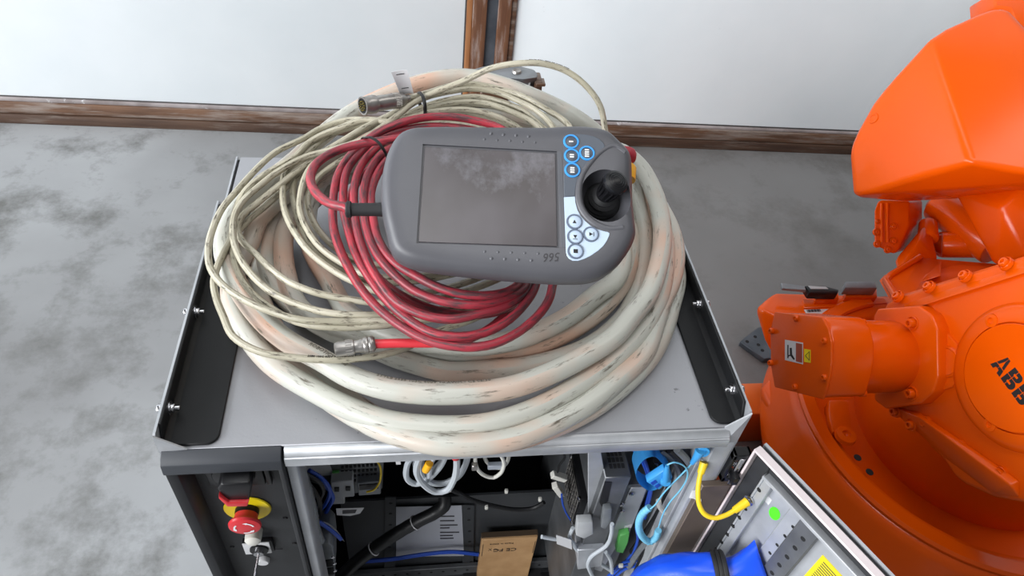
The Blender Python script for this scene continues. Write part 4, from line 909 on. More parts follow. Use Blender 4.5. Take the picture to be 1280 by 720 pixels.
br = obj('circuit_breaker', prism([(0.16, 0.13, 0.6541), (0.1961, 0.13, 0.6558), (0.1955, 0.13, 0.6032), (0.1782, 0.13, 0.6023), (0.178, 0.13, 0.5803), (0.1565, 0.13, 0.5799)], (0, 0.04, 0), 0.0015, 1), 'grey_plastic', cab)
for x in (421, 434):
    pass
obj('toggle', prism([(0.1654, 0.128, 0.6391), (0.173, 0.128, 0.6383), (0.1721, 0.128, 0.6253), (0.1643, 0.128, 0.6261)], (0, 0.004, 0), 0.0006, 1), 'plastic_black', br)
obj('toggle', prism([(0.1835, 0.128, 0.6399), (0.1912, 0.128, 0.6391), (0.1904, 0.128, 0.6261), (0.1826, 0.128, 0.6269)], (0, 0.004, 0), 0.0006, 1), 'plastic_black', br)
cnt = obj('contactor', prism([(0.2013, 0.135, 0.6388), (0.2407, 0.135, 0.6402), (0.2392, 0.135, 0.5978), (0.2015, 0.135, 0.5962)], (0, 0.04, 0), 0.0015, 1), 'conn_grey', cab)
obj('terminal_face', prism([(0.205, 0.1335, 0.6333), (0.2366, 0.1335, 0.6354), (0.236, 0.1335, 0.6196), (0.2041, 0.1335, 0.6175)], (0, 0.002, 0)), 'plastic_black', cnt)
yw = thing('yellow_green_wire', 'yellow and black earth wire curling beside the power supply vents', 'wire', (0.2387, 0.13, 0.6543))
obj('sheath', tube(catmull([(0.2362, 0.128, 0.7196), (0.2417, 0.128, 0.6999), (0.2419, 0.128, 0.6701), (0.237, 0.128, 0.6425), (0.2271, 0.128, 0.625), (0.2164, 0.128, 0.6208)], 0.005), 0.0018, 6), 'yellow_wire', yw)
# wiring down the left post
wb = thing('left_wiring', 'dark blue and grey wires bunched down the left side of the cabinet', 'wire bundle', (0.1516, 0.08, 0.7015))
lw = [[(0.1345, 0.09, 0.7522), (0.1489, 0.09, 0.7322), (0.1558, 0.09, 0.7027), (0.1448, 0.09, 0.6637), (0.1331, 0.09, 0.6201)], [(0.1375, 0.1, 0.7442), (0.1541, 0.1, 0.7192), (0.1632, 0.1, 0.6841), (0.1548, 0.1, 0.644), (0.1394, 0.1, 0.6137)], [(0.1329, 0.08, 0.7511), (0.144, 0.08, 0.7217), (0.1473, 0.08, 0.6819), (0.1325, 0.08, 0.6315), (0.1355, 0.08, 0.5841)], [(0.1381, 0.105, 0.731), (0.1561, 0.105, 0.6908), (0.1651, 0.105, 0.6494), (0.1544, 0.105, 0.6134), (0.1407, 0.105, 0.5762)], [(0.1347, 0.085, 0.7281), (0.1475, 0.085, 0.6878), (0.1456, 0.085, 0.6417), (0.1366, 0.085, 0.5993), (0.1426, 0.085, 0.5528)], [(0.144, 0.07, 0.639), (0.1569, 0.07, 0.6156), (0.1677, 0.07, 0.5919), (0.1741, 0.07, 0.5739)]]
for k, q in enumerate(lw): obj('wire', tube(catmull(q, 0.006), 0.0035, 7), 'blue_wire' if k % 2 else 'wire_black', wb)
gw = thing('grey_sleeve', 'grey flexible sleeve hanging just inside the left steel post', 'conduit', (0.1483, 0.03, 0.77))
obj('sleeve', tube(catmull([(0.1437, 0.03, 0.8679), (0.1466, 0.03, 0.8366), (0.1484, 0.03, 0.7928), (0.1488, 0.03, 0.7415), (0.1479, 0.03, 0.697), (0.1509, 0.03, 0.6546)], 0.004), 0.0075, 10, ridge=0.05), 'conn_grey', gw)
tgp = thing('wire_tag', 'white printed wire tag sticking out of the left wiring', 'tag', (0.1879, 0.1, 0.6082))
obj('flag', prism([(0.1682, 0.1, 0.6213), (0.2133, 0.1, 0.619), (0.2058, 0.1, 0.6007), (0.1896, 0.1, 0.5942), (0.1678, 0.1, 0.5995)], (0, 0.0008, 0)), 'label_white', tgp)
obj('print', prism([(0.1781, 0.0995, 0.6157), (0.2014, 0.0995, 0.6153), (0.1981, 0.0995, 0.6039), (0.1772, 0.0995, 0.6035)], (0, 0.0004, 0)), 'ink', tgp)
tgp2 = thing('wire_tag', 'curved clear wire tag standing below the white printed tag', 'tag', (0.1609, 0.08, 0.5951))
tb = bmesh.new()
A_ = catmull([(0.1392, 0.08, 0.6226), (0.1537, 0.08, 0.6154), (0.1669, 0.08, 0.5887), (0.178, 0.08, 0.5437)], 0.004)
B_ = catmull([(0.1407, 0.075, 0.6214), (0.151, 0.075, 0.6091), (0.1617, 0.075, 0.5853), (0.1789, 0.075, 0.5525)], 0.004)
k_ = min(len(A_), len(B_))
ra = [tb.verts.new(q) for q in A_[:k_]]
rb_ = [tb.verts.new(q) for q in B_[:k_]]
for i in range(k_ - 1): tb.faces.new((ra[i], ra[i + 1], rb_[i + 1], rb_[i]))
bmesh.ops.solidify(tb, geom=tb.faces, thickness=0.0006)
obj('flag', tb, 'label_white', tgp2)
dn = obj('relay_module', prism([(0.1369, 0.05, 0.6006), (0.1585, 0.05, 0.6034), (0.1636, 0.05, 0.5884), (0.1623, 0.05, 0.541), (0.1547, 0.05, 0.4456), (0.1277, 0.05, 0.4501)], (0, 0.06, 0), 0.0015, 1), 'conn_grey', cab)
for y in (702, 711):
    pass
obj('socket', prism([(0.147, 0.0485, 0.5436), (0.1601, 0.0485, 0.5447), (0.1594, 0.0485, 0.5201), (0.1462, 0.0485, 0.519)], (0, 0.003, 0), 0.0005, 1), 'plastic_black', dn)
obj('socket', prism([(0.1456, 0.0485, 0.5128), (0.1589, 0.0485, 0.5139), (0.1582, 0.0485, 0.4884), (0.1447, 0.0485, 0.4873)], (0, 0.003, 0), 0.0005, 1), 'plastic_black', dn)
for q in [(0.1617, 0.046, 0.562), (0.1623, 0.046, 0.5377), (0.1608, 0.046, 0.5098)]: obj('terminal_screw', lathe([(0, 0.003), (0.003, 0.002), (0.0035, 0)], axis_frame(q, (0.3, -1, 0)), 12), 'chrome', dn)
# loose coils hanging under the front lip
def coil(name, label, px, r, m, n, dy):
    t = thing(name, label, 'cable coil', px[0])
    base = [V(q) for q in px]
    c = sum(base, V()) / len(base)
    pts = []
    for k in range(n):
        f = 1.0 - 0.13 * k
        for q in base: pts.append(c + (q - c) * f + V((0.010 * k * (1 if k % 2 else -0.6), dy * k, 0.004 * k)))
    obj('cable', tube(catmull(pts, 0.005), r, 8), m, t)
    return t
gc = coil('grey_cable_coil', 'pale grey hose coil hanging just under the front lip', [(0.3151, 0.03, 0.8914), (0.2927, 0.03, 0.8813), (0.2849, 0.03, 0.8533), (0.2868, 0.03, 0.8233), (0.2979, 0.03, 0.8112), (0.3125, 0.03, 0.8209), (0.3288, 0.03, 0.8494), (0.3369, 0.03, 0.8776), (0.3375, 0.03, 0.8975)], 0.0042, 'grey_wire', 2, 0.012)
gc['label'] = 'pale grey cable coil with yellow and red markers under the front lip'
obj('cable', tube(catmull([(0.3063, 0.02, 0.9081), (0.3001, 0.02, 0.885), (0.299, 0.02, 0.8564), (0.3089, 0.02, 0.8256), (0.3259, 0.02, 0.8039), (0.3405, 0.02, 0.8069), (0.3508, 0.02, 0.8389), (0.3527, 0.02, 0.8764), (0.3506, 0.02, 0.9046)], 0.005), 0.0046, 8), 'grey_wire', gc)
obj('cable', tube(catmull([(0.311, 0.035, 0.8917), (0.3047, 0.035, 0.8557), (0.3092, 0.035, 0.8213), (0.323, 0.035, 0.8023), (0.3391, 0.035, 0.8007), (0.3569, 0.035, 0.8168), (0.3668, 0.035, 0.8504), (0.3694, 0.035, 0.887)], 0.005), 0.0046, 8), 'grey_wire', gc)
obj('cable', tube(catmull([(0.3244, 0.024, 0.9003), (0.3174, 0.024, 0.8688), (0.3155, 0.024, 0.8396)], 0.005), 0.0036, 8), 'grey_wire', gc)
obj('yellow_marker', cyl((0.3159, 0.018, 0.8849), (0.3107, 0.018, 0.867), 0.0055, n=14, bev=0.0006), 'amber', gc)
obj('red_marker', cyl((0.3502, 0.018, 0.9117), (0.3504, 0.018, 0.896), 0.006, n=14, bev=0.0006), 'red_btn', gc)
wc = coil('white_cable_coil', 'small coil of white cable hanging right of the grey coil', [(0.3805, 0.035, 0.8842), (0.3798, 0.035, 0.8576), (0.3858, 0.035, 0.8316), (0.3971, 0.035, 0.8153), (0.4091, 0.035, 0.8097), (0.4186, 0.035, 0.8221), (0.4212, 0.035, 0.8457), (0.4163, 0.035, 0.865), (0.4044, 0.035, 0.8883)], 0.0028, 'white_wire', 2, 0.010)
obj('plug', box(V((0.4112, 0.04, 0.8339)) - V((0.012, 0.004, 0.005)), V((0.4112, 0.04, 0.8339)) + V((0.012, 0.004, 0.005)), 0.001, 1), 'smoke', wc)
obj('plug_end', box(V((0.3787, 0.03, 0.8513)) - V((0.004, 0.004, 0.006)), V((0.3787, 0.03, 0.8513)) + V((0.004, 0.004, 0.006)), 0.001, 1), 'nickel', wc)
bk = thing('black_cable', 'thin black cable sagging across the dark middle of the cabinet', 'cable', (0.4444, 0.15, 0.529))
obj('sheath', tube(catmull([(0.3596, 0.15, 0.5751), (0.3772, 0.15, 0.5592), (0.4001, 0.15, 0.5337), (0.4385, 0.15, 0.5087), (0.4853, 0.15, 0.4883), (0.5202, 0.15, 0.4906), (0.5361, 0.15, 0.5102)], 0.01), 0.0042, 8), 'wire_black', bk)
for k, q in enumerate([(0.4274, 0.145, 0.5133), (0.4597, 0.145, 0.5684), (0.3577, 0.145, 0.5843), (0.5252, 0.145, 0.5326)]):
    obj('cable_clip', box(V(q) - V((0.003, 0.003, 0.005)), V(q) + V((0.003, 0.003, 0.005)), 0.001, 1), 'white_wire', bk)
obj('lip_tab', prism([(0.2708, 0.02, 0.8993), (0.2781, 0.02, 0.9007), (0.2778, 0.02, 0.8809), (0.2715, 0.02, 0.8814)], (0, 0.002, 0), 0.0005, 1), 'label_white', cab)
# cardboard box
by0, by1 = 0.168, 0.184
cb = thing('cardboard_box', 'small brown cardboard box standing against the back plate', 'box', (0.489, 0.155, 0.2))
bx0, bx1, bz1 = 0.4328, 0.5477, 0.3326
obj('carton', box((bx0, by0, 0.14), (bx1, by1, bz1), 0.001, 1), 'cardboard', cb)
obj('flap', box((bx0 - 0.0012, by0 + 0.004, bz1 - 0.004), (bx1 + 0.0012, by1, bz1 + 0.0012), 0.0006, 1), 'card_edge', cb)
for s in (0, 1):
    xx = bx0 + 0.003 if s == 0 else bx1 - 0.003
    obj('tuck_slot', box((xx - 0.0006, by0 - 0.0004, bz1 - 0.075), (xx + 0.0006, by0 + 0.001, bz1 - 0.02)), 'card_edge', cb)
prm = lambda q: frame(V(q) + V((0, -0.0003, 0)), (-1, 0, 0), (0, 0, -1), (0, -1, 0))
obj('print', text_bm('CE FC', 0.019, prm((0.4833, 0.168, 0.2822)), 0.0003), 'black_print', cb)
obj('print', text_bm('Made in China', 0.0085, prm((0.4742, 0.168, 0.3111)), 0.0003), 'black_print', cb)
rgm = frame(V((0.4629, 0.168, 0.2851)) + V((0, -0.0003, 0)), (-1, 0, 0), (0, 0, -1), (0, -1, 0))
obj('recycling_mark', lathe([(0.0032, 0), (0.0032, 0.0003), (0.0042, 0.0003), (0.0042, 0)], rgm, 20), 'black_print', cb)
b = None
bq = V((0.4518, 0.168, 0.2866))
for a in (0.6, -0.6): b = box((-0.0004, -0.006, 0), (0.0004, 0.006, 0.0003), mx=frame(bq + V((0, -0.0003, 0)), (-cos(a), 0, sin(a)), (-sin(a), 0, -cos(a)), (0, -1, 0)), bm=b)
obj('bin_mark', b, 'black_print', cb)
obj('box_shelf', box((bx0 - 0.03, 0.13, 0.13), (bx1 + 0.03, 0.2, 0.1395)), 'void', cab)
# fan
fx = 0.5629
fz = 0.6822
fs = 0.088
fan = obj('cooling_fan', box((fx, 0.06, fz - fs), (fx + 0.026, 0.06 + fs, fz), 0.003, 2), 'plastic_black', cab)
gb4 = None
for i in range(9):
    y = 0.064 + (fs - 0.008) * i / 8
    gb4 = cyl((fx - 0.002, y, fz - fs + 0.004), (fx - 0.002, y, fz - 0.004), 0.0011, n=6, bm=gb4)
for i in range(7):
    z = fz - fs + 0.005 + (fs - 0.010) * i / 6
    gb4 = cyl((fx - 0.002, 0.064, z), (fx - 0.002, 0.06 + fs - 0.004, z), 0.0011, n=6, bm=gb4)
obj('fan_guard', gb4, 'nickel', fan)
for yq in (0.064, 0.06 + fs - 0.004):
    for zq in (fz - fs + 0.004, fz - 0.004): obj('screw', lathe([(0, 0.003), (0.004, 0.002), (0.0045, 0)], axis_frame((fx - 0.001, yq, zq), (-1, 0, 0)), 12), 'chrome', fan)
# computer unit A, drive unit B
ax0, ax1, az1 = 0.5753, 0.6159, 0.8015
ua = obj('computer_unit', box((ax0, 0.03, 0.25), (ax1, 0.33, az1), 0.0015, 1), 'galv_dark', cab)
hb = None
for i in range(4):
    for j in range(8): hb = box((ax0 + 0.010 + i * 0.0062, 0.045 + j * 0.0105, az1 - 0.001), (ax0 + 0.0145 + i * 0.0062, 0.053 + j * 0.0105, az1 + 0.0004), bm=hb)
obj('vent_grille', hb, 'void', ua)['kind'] = 'stuff'
hb = None
for i in range(9):
    for j in range(3): hb = box((ax0 - 0.0004, 0.06 + i * 0.012, az1 - 0.016 - j * 0.012), (ax0 + 0.001, 0.068 + i * 0.012, az1 - 0.008 - j * 0.012), bm=hb)
obj('vent_grille', hb, 'void', ua)['kind'] = 'stuff'
obj('card_slot', prism([(0.5763, 0.0292, 0.7926), (0.588, 0.0292, 0.7892), (0.5929, 0.0292, 0.7307), (0.5858, 0.0292, 0.7138), (0.579, 0.0292, 0.7297)], (0, 0.002, 0), 0.0005, 1), 'plastic_black', ua)
obj('plug', prism([(0.5854, 0.018, 0.7248), (0.5979, 0.018, 0.7259), (0.6042, 0.018, 0.6861), (0.6001, 0.018, 0.6595), (0.5909, 0.018, 0.6662)], (0, 0.012, 0), 0.002, 2), 'conn_grey', ua)
obj('plug', prism([(0.5481, 0.015, 0.6935), (0.5725, 0.015, 0.6932), (0.5811, 0.015, 0.6514), (0.5677, 0.015, 0.6363), (0.5524, 0.015, 0.6495)], (0, 0.015, 0), 0.002, 2), 'grey_plastic', ua)
bx0_, bx1_, bz1_ = ax1 + 0.001, 0.6645, 0.7398
ub = obj('drive_unit', box((bx0_, 0.05, 0.25), (bx1_, 0.36, bz1_), 0.0015, 1), 'galv_dark', cab)
obj('front_cover', prism([(0.6335, 0.048, 0.7348), (0.6601, 0.048, 0.7321), (0.6643, 0.048, 0.5969), (0.6496, 0.048, 0.5133), (0.6424, 0.048, 0.4238), (0.6247, 0.048, 0.437), (0.6308, 0.048, 0.5656)], (0, 0.003, 0), 0.001, 1), 'galv', ub)
obj('terminal_block', prism([(0.6409, 0.036, 0.5949), (0.6563, 0.036, 0.6018), (0.6611, 0.036, 0.5653), (0.6609, 0.036, 0.5249), (0.6461, 0.036, 0.5333)], (0, 0.012, 0), 0.001, 1), 'green', ub)
obj('rating_label', prism([(0.6495, 0.0472, 0.6062), (0.6612, 0.0472, 0.6105), (0.6632, 0.0472, 0.581), (0.6515, 0.0472, 0.5825)], (0, 0.001, 0)), 'label_white', ub)
for q in [(0.6173, 0.046, 0.7099), (0.6269, 0.046, 0.6881), (0.6327, 0.046, 0.6662), (0.636, 0.046, 0.7206), (0.6111, 0.046, 0.593), (0.6246, 0.046, 0.5584)]: obj('screw', lathe([(0, 0.004), (0.0035, 0.003), (0.004, 0)], axis_frame(q, (0, -1, 0)), 12), 'chrome', ub)
obj('lower_bracket', prism([(0.5661, 0.02, 0.5851), (0.6131, 0.02, 0.5846), (0.6203, 0.02, 0.5148), (0.5782, 0.02, 0.5082)], (0, 0.03, 0), 0.001, 1), 'galv', cab)
obj('shelf_bracket', prism([(0.5426, 0.045, 0.8575), (0.5617, 0.045, 0.8559), (0.5837, 0.045, 0.7762), (0.5825, 0.045, 0.6685), (0.579, 0.045, 0.6416)], (0, 0.003, 0), 0.001, 1), 'galv', cab)
# small white plugs dangling left of the fan
wp = thing('white_plugs', 'pair of white wire plugs dangling left of the fan guard', 'connector', (0.5342, 0.1, 0.686))
for a, b_ in [((0.5193, 0.1, 0.6975), (0.5442, 0.1, 0.6825)), ((0.5279, 0.1, 0.6634), (0.5449, 0.1, 0.6297))]:
    mxp = axis_frame(a, V(b_) - V(a))
    L_ = (V(b_) - V(a)).length
    obj('plug', box((-0.006, -0.005, 0), (0.006, 0.005, L_), 0.001, 1, mxp), 'white_wire', wp)
obj('wire', tube(catmull([(0.5407, 0.09, 0.6482), (0.5491, 0.09, 0.609), (0.5675, 0.09, 0.5609), (0.5911, 0.09, 0.5218)], 0.005), 0.0018, 6), 'blue_wire', wp)
obj('wire', tube(catmull([(0.5277, 0.1, 0.7042), (0.5283, 0.1, 0.7288), (0.5334, 0.1, 0.7475), (0.5281, 0.1, 0.7666)], 0.005), 0.002, 6), 'wire_black', wp)
gcb = thing('grey_control_cables', 'grey control cables with a white tag below the fan', 'cable', (0.591, 0.03, 0.554))
for q in [[(0.4996, 0.025, 0.633), (0.5236, 0.025, 0.6213), (0.5505, 0.025, 0.612), (0.5649, 0.025, 0.5806), (0.5969, 0.025, 0.5391), (0.6222, 0.025, 0.5097), (0.647, 0.025, 0.4794)], [(0.6035, 0.012, 0.6901), (0.6092, 0.012, 0.654), (0.6087, 0.012, 0.6141), (0.5906, 0.012, 0.5779), (0.5889, 0.012, 0.5471), (0.6074, 0.012, 0.4889)], [(0.6168, 0.02, 0.572), (0.6316, 0.02, 0.5388), (0.6449, 0.02, 0.4845)], [(0.55, 0.03, 0.6472), (0.5498, 0.03, 0.6133), (0.5693, 0.03, 0.5753), (0.5968, 0.03, 0.5281)]]:
    obj('sheath', tube(catmull(q, 0.006), 0.0034, 8), 'grey_wire', gcb)
obj('tag', prism([(0.5209, 0.02, 0.6461), (0.549, 0.02, 0.6255), (0.5558, 0.02, 0.5896), (0.5265, 0.02, 0.6141)], (0, 0.001, 0)), 'label_white', gcb)
# blue and black wiring right of the drive unit
bw = thing('blue_wiring', 'blue and dark wires bunched down the right side of the cabinet', 'wire bundle', (0.6952, 0.04, 0.6376))
wl_ = [[(0.6109, 0.05, 0.8484), (0.6291, 0.05, 0.8208), (0.6488, 0.05, 0.7781), (0.6667, 0.05, 0.7229), (0.6722, 0.05, 0.6758), (0.679, 0.05, 0.6341)], [(0.6141, 0.045, 0.8561), (0.6311, 0.045, 0.8288), (0.6505, 0.045, 0.7817), (0.666, 0.045, 0.7319), (0.6728, 0.045, 0.6797), (0.6775, 0.045, 0.6356)], [(0.6842, 0.05, 0.8383), (0.7055, 0.05, 0.7963), (0.7159, 0.05, 0.7528), (0.7172, 0.05, 0.7229)], [(0.6905, 0.05, 0.8378), (0.7107, 0.05, 0.7958), (0.7199, 0.05, 0.7524), (0.7214, 0.05, 0.7174)], [(0.6626, 0.035, 0.6232), (0.6754, 0.035, 0.5776), (0.6767, 0.035, 0.5248), (0.665, 0.035, 0.4741), (0.6499, 0.035, 0.4352)], [(0.7077, 0.03, 0.5747), (0.7109, 0.03, 0.5308), (0.6941, 0.03, 0.5075), (0.6657, 0.03, 0.5018), (0.6519, 0.03, 0.4672)], [(0.7122, 0.03, 0.568), (0.7147, 0.03, 0.5207), (0.6964, 0.03, 0.4973), (0.6685, 0.03, 0.4882), (0.6537, 0.03, 0.4497)], [(0.7166, 0.028, 0.5594), (0.717, 0.028, 0.515), (0.6971, 0.028, 0.4917), (0.6731, 0.028, 0.4786), (0.6591, 0.028, 0.4431)], [(0.7159, 0.03, 0.6657), (0.7118, 0.03, 0.6441), (0.7025, 0.03, 0.6368)]]
for q in wl_: obj('wire', tube(catmull(q, 0.006), 0.0026, 7), 'blue_wire', bw)
wl_ = [[(0.6421, 0.03, 0.8734), (0.6659, 0.03, 0.8503), (0.6891, 0.03, 0.8083), (0.6979, 0.03, 0.7555), (0.6977, 0.03, 0.684), (0.6931, 0.03, 0.6064), (0.6837, 0.03, 0.541), (0.6785, 0.03, 0.4833)], [(0.6513, 0.024, 0.8822), (0.6726, 0.024, 0.8552), (0.6934, 0.024, 0.8136), (0.7012, 0.024, 0.7659), (0.7013, 0.024, 0.6951), (0.6986, 0.024, 0.6121), (0.6927, 0.024, 0.5401), (0.6932, 0.024, 0.4711)], [(0.6605, 0.02, 0.8879), (0.6819, 0.02, 0.8609), (0.7018, 0.02, 0.8241), (0.7085, 0.02, 0.7723), (0.7064, 0.02, 0.7074), (0.7041, 0.02, 0.6254), (0.7, 0.02, 0.5478), (0.7026, 0.02, 0.4789)], [(0.6481, 0.038, 0.8322), (0.6743, 0.038, 0.7961), (0.6893, 0.038, 0.747), (0.6925, 0.038, 0.6693), (0.6859, 0.038, 0.5909), (0.6775, 0.038, 0.5246)], [(0.7048, 0.016, 0.7726), (0.7095, 0.016, 0.6963), (0.7112, 0.016, 0.6036), (0.7109, 0.016, 0.4969)], [(0.6964, 0.022, 0.8543), (0.711, 0.022, 0.8199), (0.7167, 0.022, 0.7727), (0.719, 0.022, 0.6969), (0.7172, 0.022, 0.6197)]]
for k, q in enumerate(wl_): obj('wire', tube(catmull(q, 0.008), 0.0056, 8), ('conn_grey', 'wire_black')[k % 2], bw)
obj('white_tube', tube(catmull([(0.669, 0.02, 0.7421), (0.6767, 0.02, 0.721), (0.6907, 0.02, 0.7013), (0.7044, 0.02, 0.6944), (0.7098, 0.02, 0.7096)], 0.004), 0.0042, 8), 'white_wire', bw)
for q in [(0.7068, 0.026, 0.5742), (0.6987, 0.026, 0.5156), (0.6596, 0.026, 0.4986)]: obj('tie_head', box(V(q) - V((0.004, 0.003, 0.004)), V(q) + V((0.004, 0.003, 0.004)), 0.001, 1), 'white_wire', bw)
# anti-static wrist strap
wsb = thing('wrist_strap', 'sky blue anti-static wrist strap and coiled cord hanging in the cabinet', 'wrist strap', (0.6248, 0.0, 0.865))
bp = catmull([(0.6071, 0.015, 0.8455), (0.6052, 0.015, 0.8755), (0.6115, 0.015, 0.8936), (0.6211, 0.015, 0.8969), (0.6352, 0.015, 0.8814), (0.6518, 0.015, 0.8567), (0.663, 0.015, 0.8361), (0.6538, 0.015, 0.8145), (0.6397, 0.015, 0.8021), (0.6216, 0.015, 0.8176)], 0.003, True)
bn_ = len(bp)
bb_ = bmesh.new()
rows = []
for q in bp: rows.append([bb_.verts.new(q + V((0, o, 0)) + V((0, 0, 0.0))) for o in (-0.010, 0.016)])
for i in range(bn_): bb_.faces.new((rows[i][0], rows[i][1], rows[(i + 1) % bn_][1], rows[(i + 1) % bn_][0]))
bmesh.ops.solidify(bb_, geom=bb_.faces, thickness=0.0022)
obj('band', bb_, 'sky_blue', wsb)
bk_ = obj('buckle', prism([(0.6245, 0.002, 0.8332), (0.6442, 0.002, 0.8641), (0.6614, 0.002, 0.843), (0.6497, 0.002, 0.808)], (0, 0.012, 0), 0.002, 2), 'sky_blue', wsb)
hb = None
for q in [[(0.6307, 0.0014, 0.8314), (0.6358, 0.0014, 0.8398), (0.6411, 0.0014, 0.8326), (0.636, 0.0014, 0.8241)], [(0.639, 0.0014, 0.8216), (0.6432, 0.0014, 0.8291), (0.6483, 0.0014, 0.8229), (0.6444, 0.0014, 0.8142)]]: hb = prism(q, (0, 0.002, 0), bm=hb)
obj('slots', hb, 'blue_wire', bk_)
obj('snap', lathe([(0, 0.006), (0.006, 0.0055), (0.0075, 0.003), (0.0075, 0)], axis_frame((0.6512, 0.0, 0.8386), (-0.2, -1, 0.2)), 24), 'sky_blue', wsb)
obj('snap_boot', tube([V(q) for q in [(0.6492, -0.002, 0.8444), (0.6449, -0.002, 0.8666), (0.6417, -0.002, 0.8837)]], [0.0055, 0.0045, 0.0028], 10), 'sky_blue', wsb)
pl_ = obj('wall_plug', lathe([(0, 0.009), (0.008, 0.009), (0.0095, 0.007), (0.0095, 0)], axis_frame((0.6823, 0.0, 0.9219), (-0.2, -1, 0.3)), 24), 'sky_blue', wsb)
obj('plug_boot', tube([V(q) for q in [(0.6765, -0.006, 0.9279), (0.676, -0.006, 0.91), (0.6736, -0.006, 0.8938)]], [0.0075, 0.0055, 0.0032], 10), 'sky_blue', wsb)
obj('cord', tube(catmull([(0.6752, -0.004, 0.8904), (0.6703, -0.004, 0.8698), (0.6617, -0.004, 0.8401), (0.6539, -0.004, 0.8091), (0.6489, -0.004, 0.7741), (0.6449, -0.004, 0.7648)], 0.004), 0.0012, 6), 'pale_blue', wsb)
obj('cord', tube(catmull([(0.6384, -0.006, 0.8928), (0.6461, -0.006, 0.8983), (0.6577, -0.006, 0.8931), (0.6718, -0.006, 0.8752), (0.6778, -0.006, 0.8487), (0.676, -0.006, 0.8197), (0.6697, -0.006, 0.7876), (0.6677, -0.006, 0.7512), (0.6715, -0.006, 0.7043)], 0.004), 0.0012, 6), 'pale_blue', wsb)
hp = catmull([(0.6453, 0.0, 0.7621), (0.6391, 0.0, 0.7454), (0.6384, 0.0, 0.72), (0.6451, 0.0, 0.6902), (0.6581, 0.0, 0.6611), (0.6725, 0.0, 0.6452), (0.6794, 0.0, 0.6556), (0.6781, 0.0, 0.6834)], 0.0016)
obj('coiled_cord', tube(hp, 0.0055, 12, ridge=0.06), 'pale_blue', wsb)

# ---------------------------------------------------------------- open door on the right (swung past square)
DH, DD, DN = V((0.749, -0.011, 0)), V((0.442, -0.897, 0)), V((-0.897, -0.442, 0))
DMX = frame(DH, DD, V((0, 0, 1)), DN)
if DD.cross(V((0, 0, 1))).dot(DN) < 0: pass
def dbox(s0, s1, z0, z1, o0, o1, bev=0.0, bm=None):
    b = box((s0, z0, o0), (s1, z1, o1), bev, 1, DMX, bm)
    bmesh.ops.recalc_face_normals(b, faces=b.faces)
    return b
DL, DT = 0.66, 0.931
door = obj('door', dbox(0.001, DL, 0.08, DT - 0.001, -0.024, -0.020), 'galv', cab)
obj('door_rim', dbox(0, DL, DT - 0.004, DT, -0.013, 0.0, 0.001), 'door_rim', door)
obj('door_rim', dbox(0, 0.0035, 0.08, DT - 0.004, -0.013, 0.0, 0.001), 'door_rim', door)
obj('gasket', dbox(0.0035, 0.0275, 0.08, DT - 0.004, -0.019, -0.010, 0.002), 'gasket', door)
obj('gasket', dbox(0.0275, DL, DT - 0.027, DT - 0.004, -0.019, -0.010, 0.002), 'gasket', door)
obj('edge_bar', dbox(0.0275, DL, DT - 0.035, DT - 0.029, -0.019, -0.002, 0.001), 'galv_edge', door)
obj('edge_bar', dbox(0.0275, 0.0305, 0.08, DT - 0.029, -0.019, -0.004, 0.001), 'galv_edge', door)
obj('inner_sheet', dbox(0.03, DL, 0.08, DT - 0.035, -0.020, -0.016), 'galv', door)
def drail(s0, s1, o, holes, hr, slot=False):
    r = obj('perforated_rail', dbox(s0, s1, 0.08, DT - 0.036, -0.016, o, 0.0012), 'galv_dark' if slot else 'galv', door)
    hb = None
    for s, z in holes:
        q = DMX @ V((s, z, o))
        hb = cyl(q - DN * 0.001, q + DN * 0.0004, hr, n=12, bm=hb)
    obj('holes', hb, 'void', r)['kind'] = 'stuff'
    return r
r1 = drail(0.031, 0.0447, -0.004, [(0.0333, 0.8709), (0.0316, 0.8153), (0.0314, 0.788), (0.0303, 0.7599), (0.0298, 0.7321), (0.0287, 0.7047), (0.0281, 0.6773), (0.027, 0.6488)], 0.0036)
hs = [(0.1144, 0.8693), (0.1138, 0.8417), (0.1131, 0.8129), (0.112, 0.7853), (0.1111, 0.757)]
hs2 = [(0.0946, 0.8627), (0.0936, 0.8345), (0.0927, 0.8056), (0.0916, 0.7782)]
sm = sum(h[0] for h in hs) / len(hs)
drail(sm - 0.016, sm + 0.014, -0.004, hs, 0.0038, True)
sm2 = sum(h[0] for h in hs2) / len(hs2)
r3 = drail(sm2 - 0.016, sm - 0.016, -0.010, hs2, 0.0028)
q = (0.0642, 0.844)
obj('green_sticker', lathe([(0, 0), (1, 0), (1, 1), (0, 1)], DMX @ T((q[0], q[1], -0.0158)) @ Matrix.Rotation(0.0, 4, 'Z') @ Matrix.Diagonal((0.0085, 0.0125, 0.0006, 1)), 32), 'green_sticker', door)
q = (0.0477, 0.8533)
obj('sticker_tab', dbox(q[0] - 0.006, q[0] + 0.004, q[1] - 0.006, q[1] + 0.008, -0.016, -0.0152), 'label_white', door)
yl = [(0.1446, 0.8068), (0.1461, 0.8594), (0.173, 0.8616)]
s0, s1_, z1 = yl[1][0] - 0.004, yl[2][0], max(yl[1][1], yl[2][1])
ys = obj('warning_label', dbox(s0, s1_ + 0.02, z1 - 0.09, z1, -0.016, -0.0150), 'yellow', door)
hb = None
for i in range(9): hb = dbox(s0 + 0.006, s1_ - 0.002 + 0.014, z1 - 0.010 - i * 0.005, z1 - 0.0082 - i * 0.005, -0.0151, -0.0147, bm=hb)
obj('printed_lines', hb, 'ink', ys)
pk = obj('document_pocket', dbox(0.035, 0.45, 0.45, 0.682, 0.092, 0.095), 'galv', door)
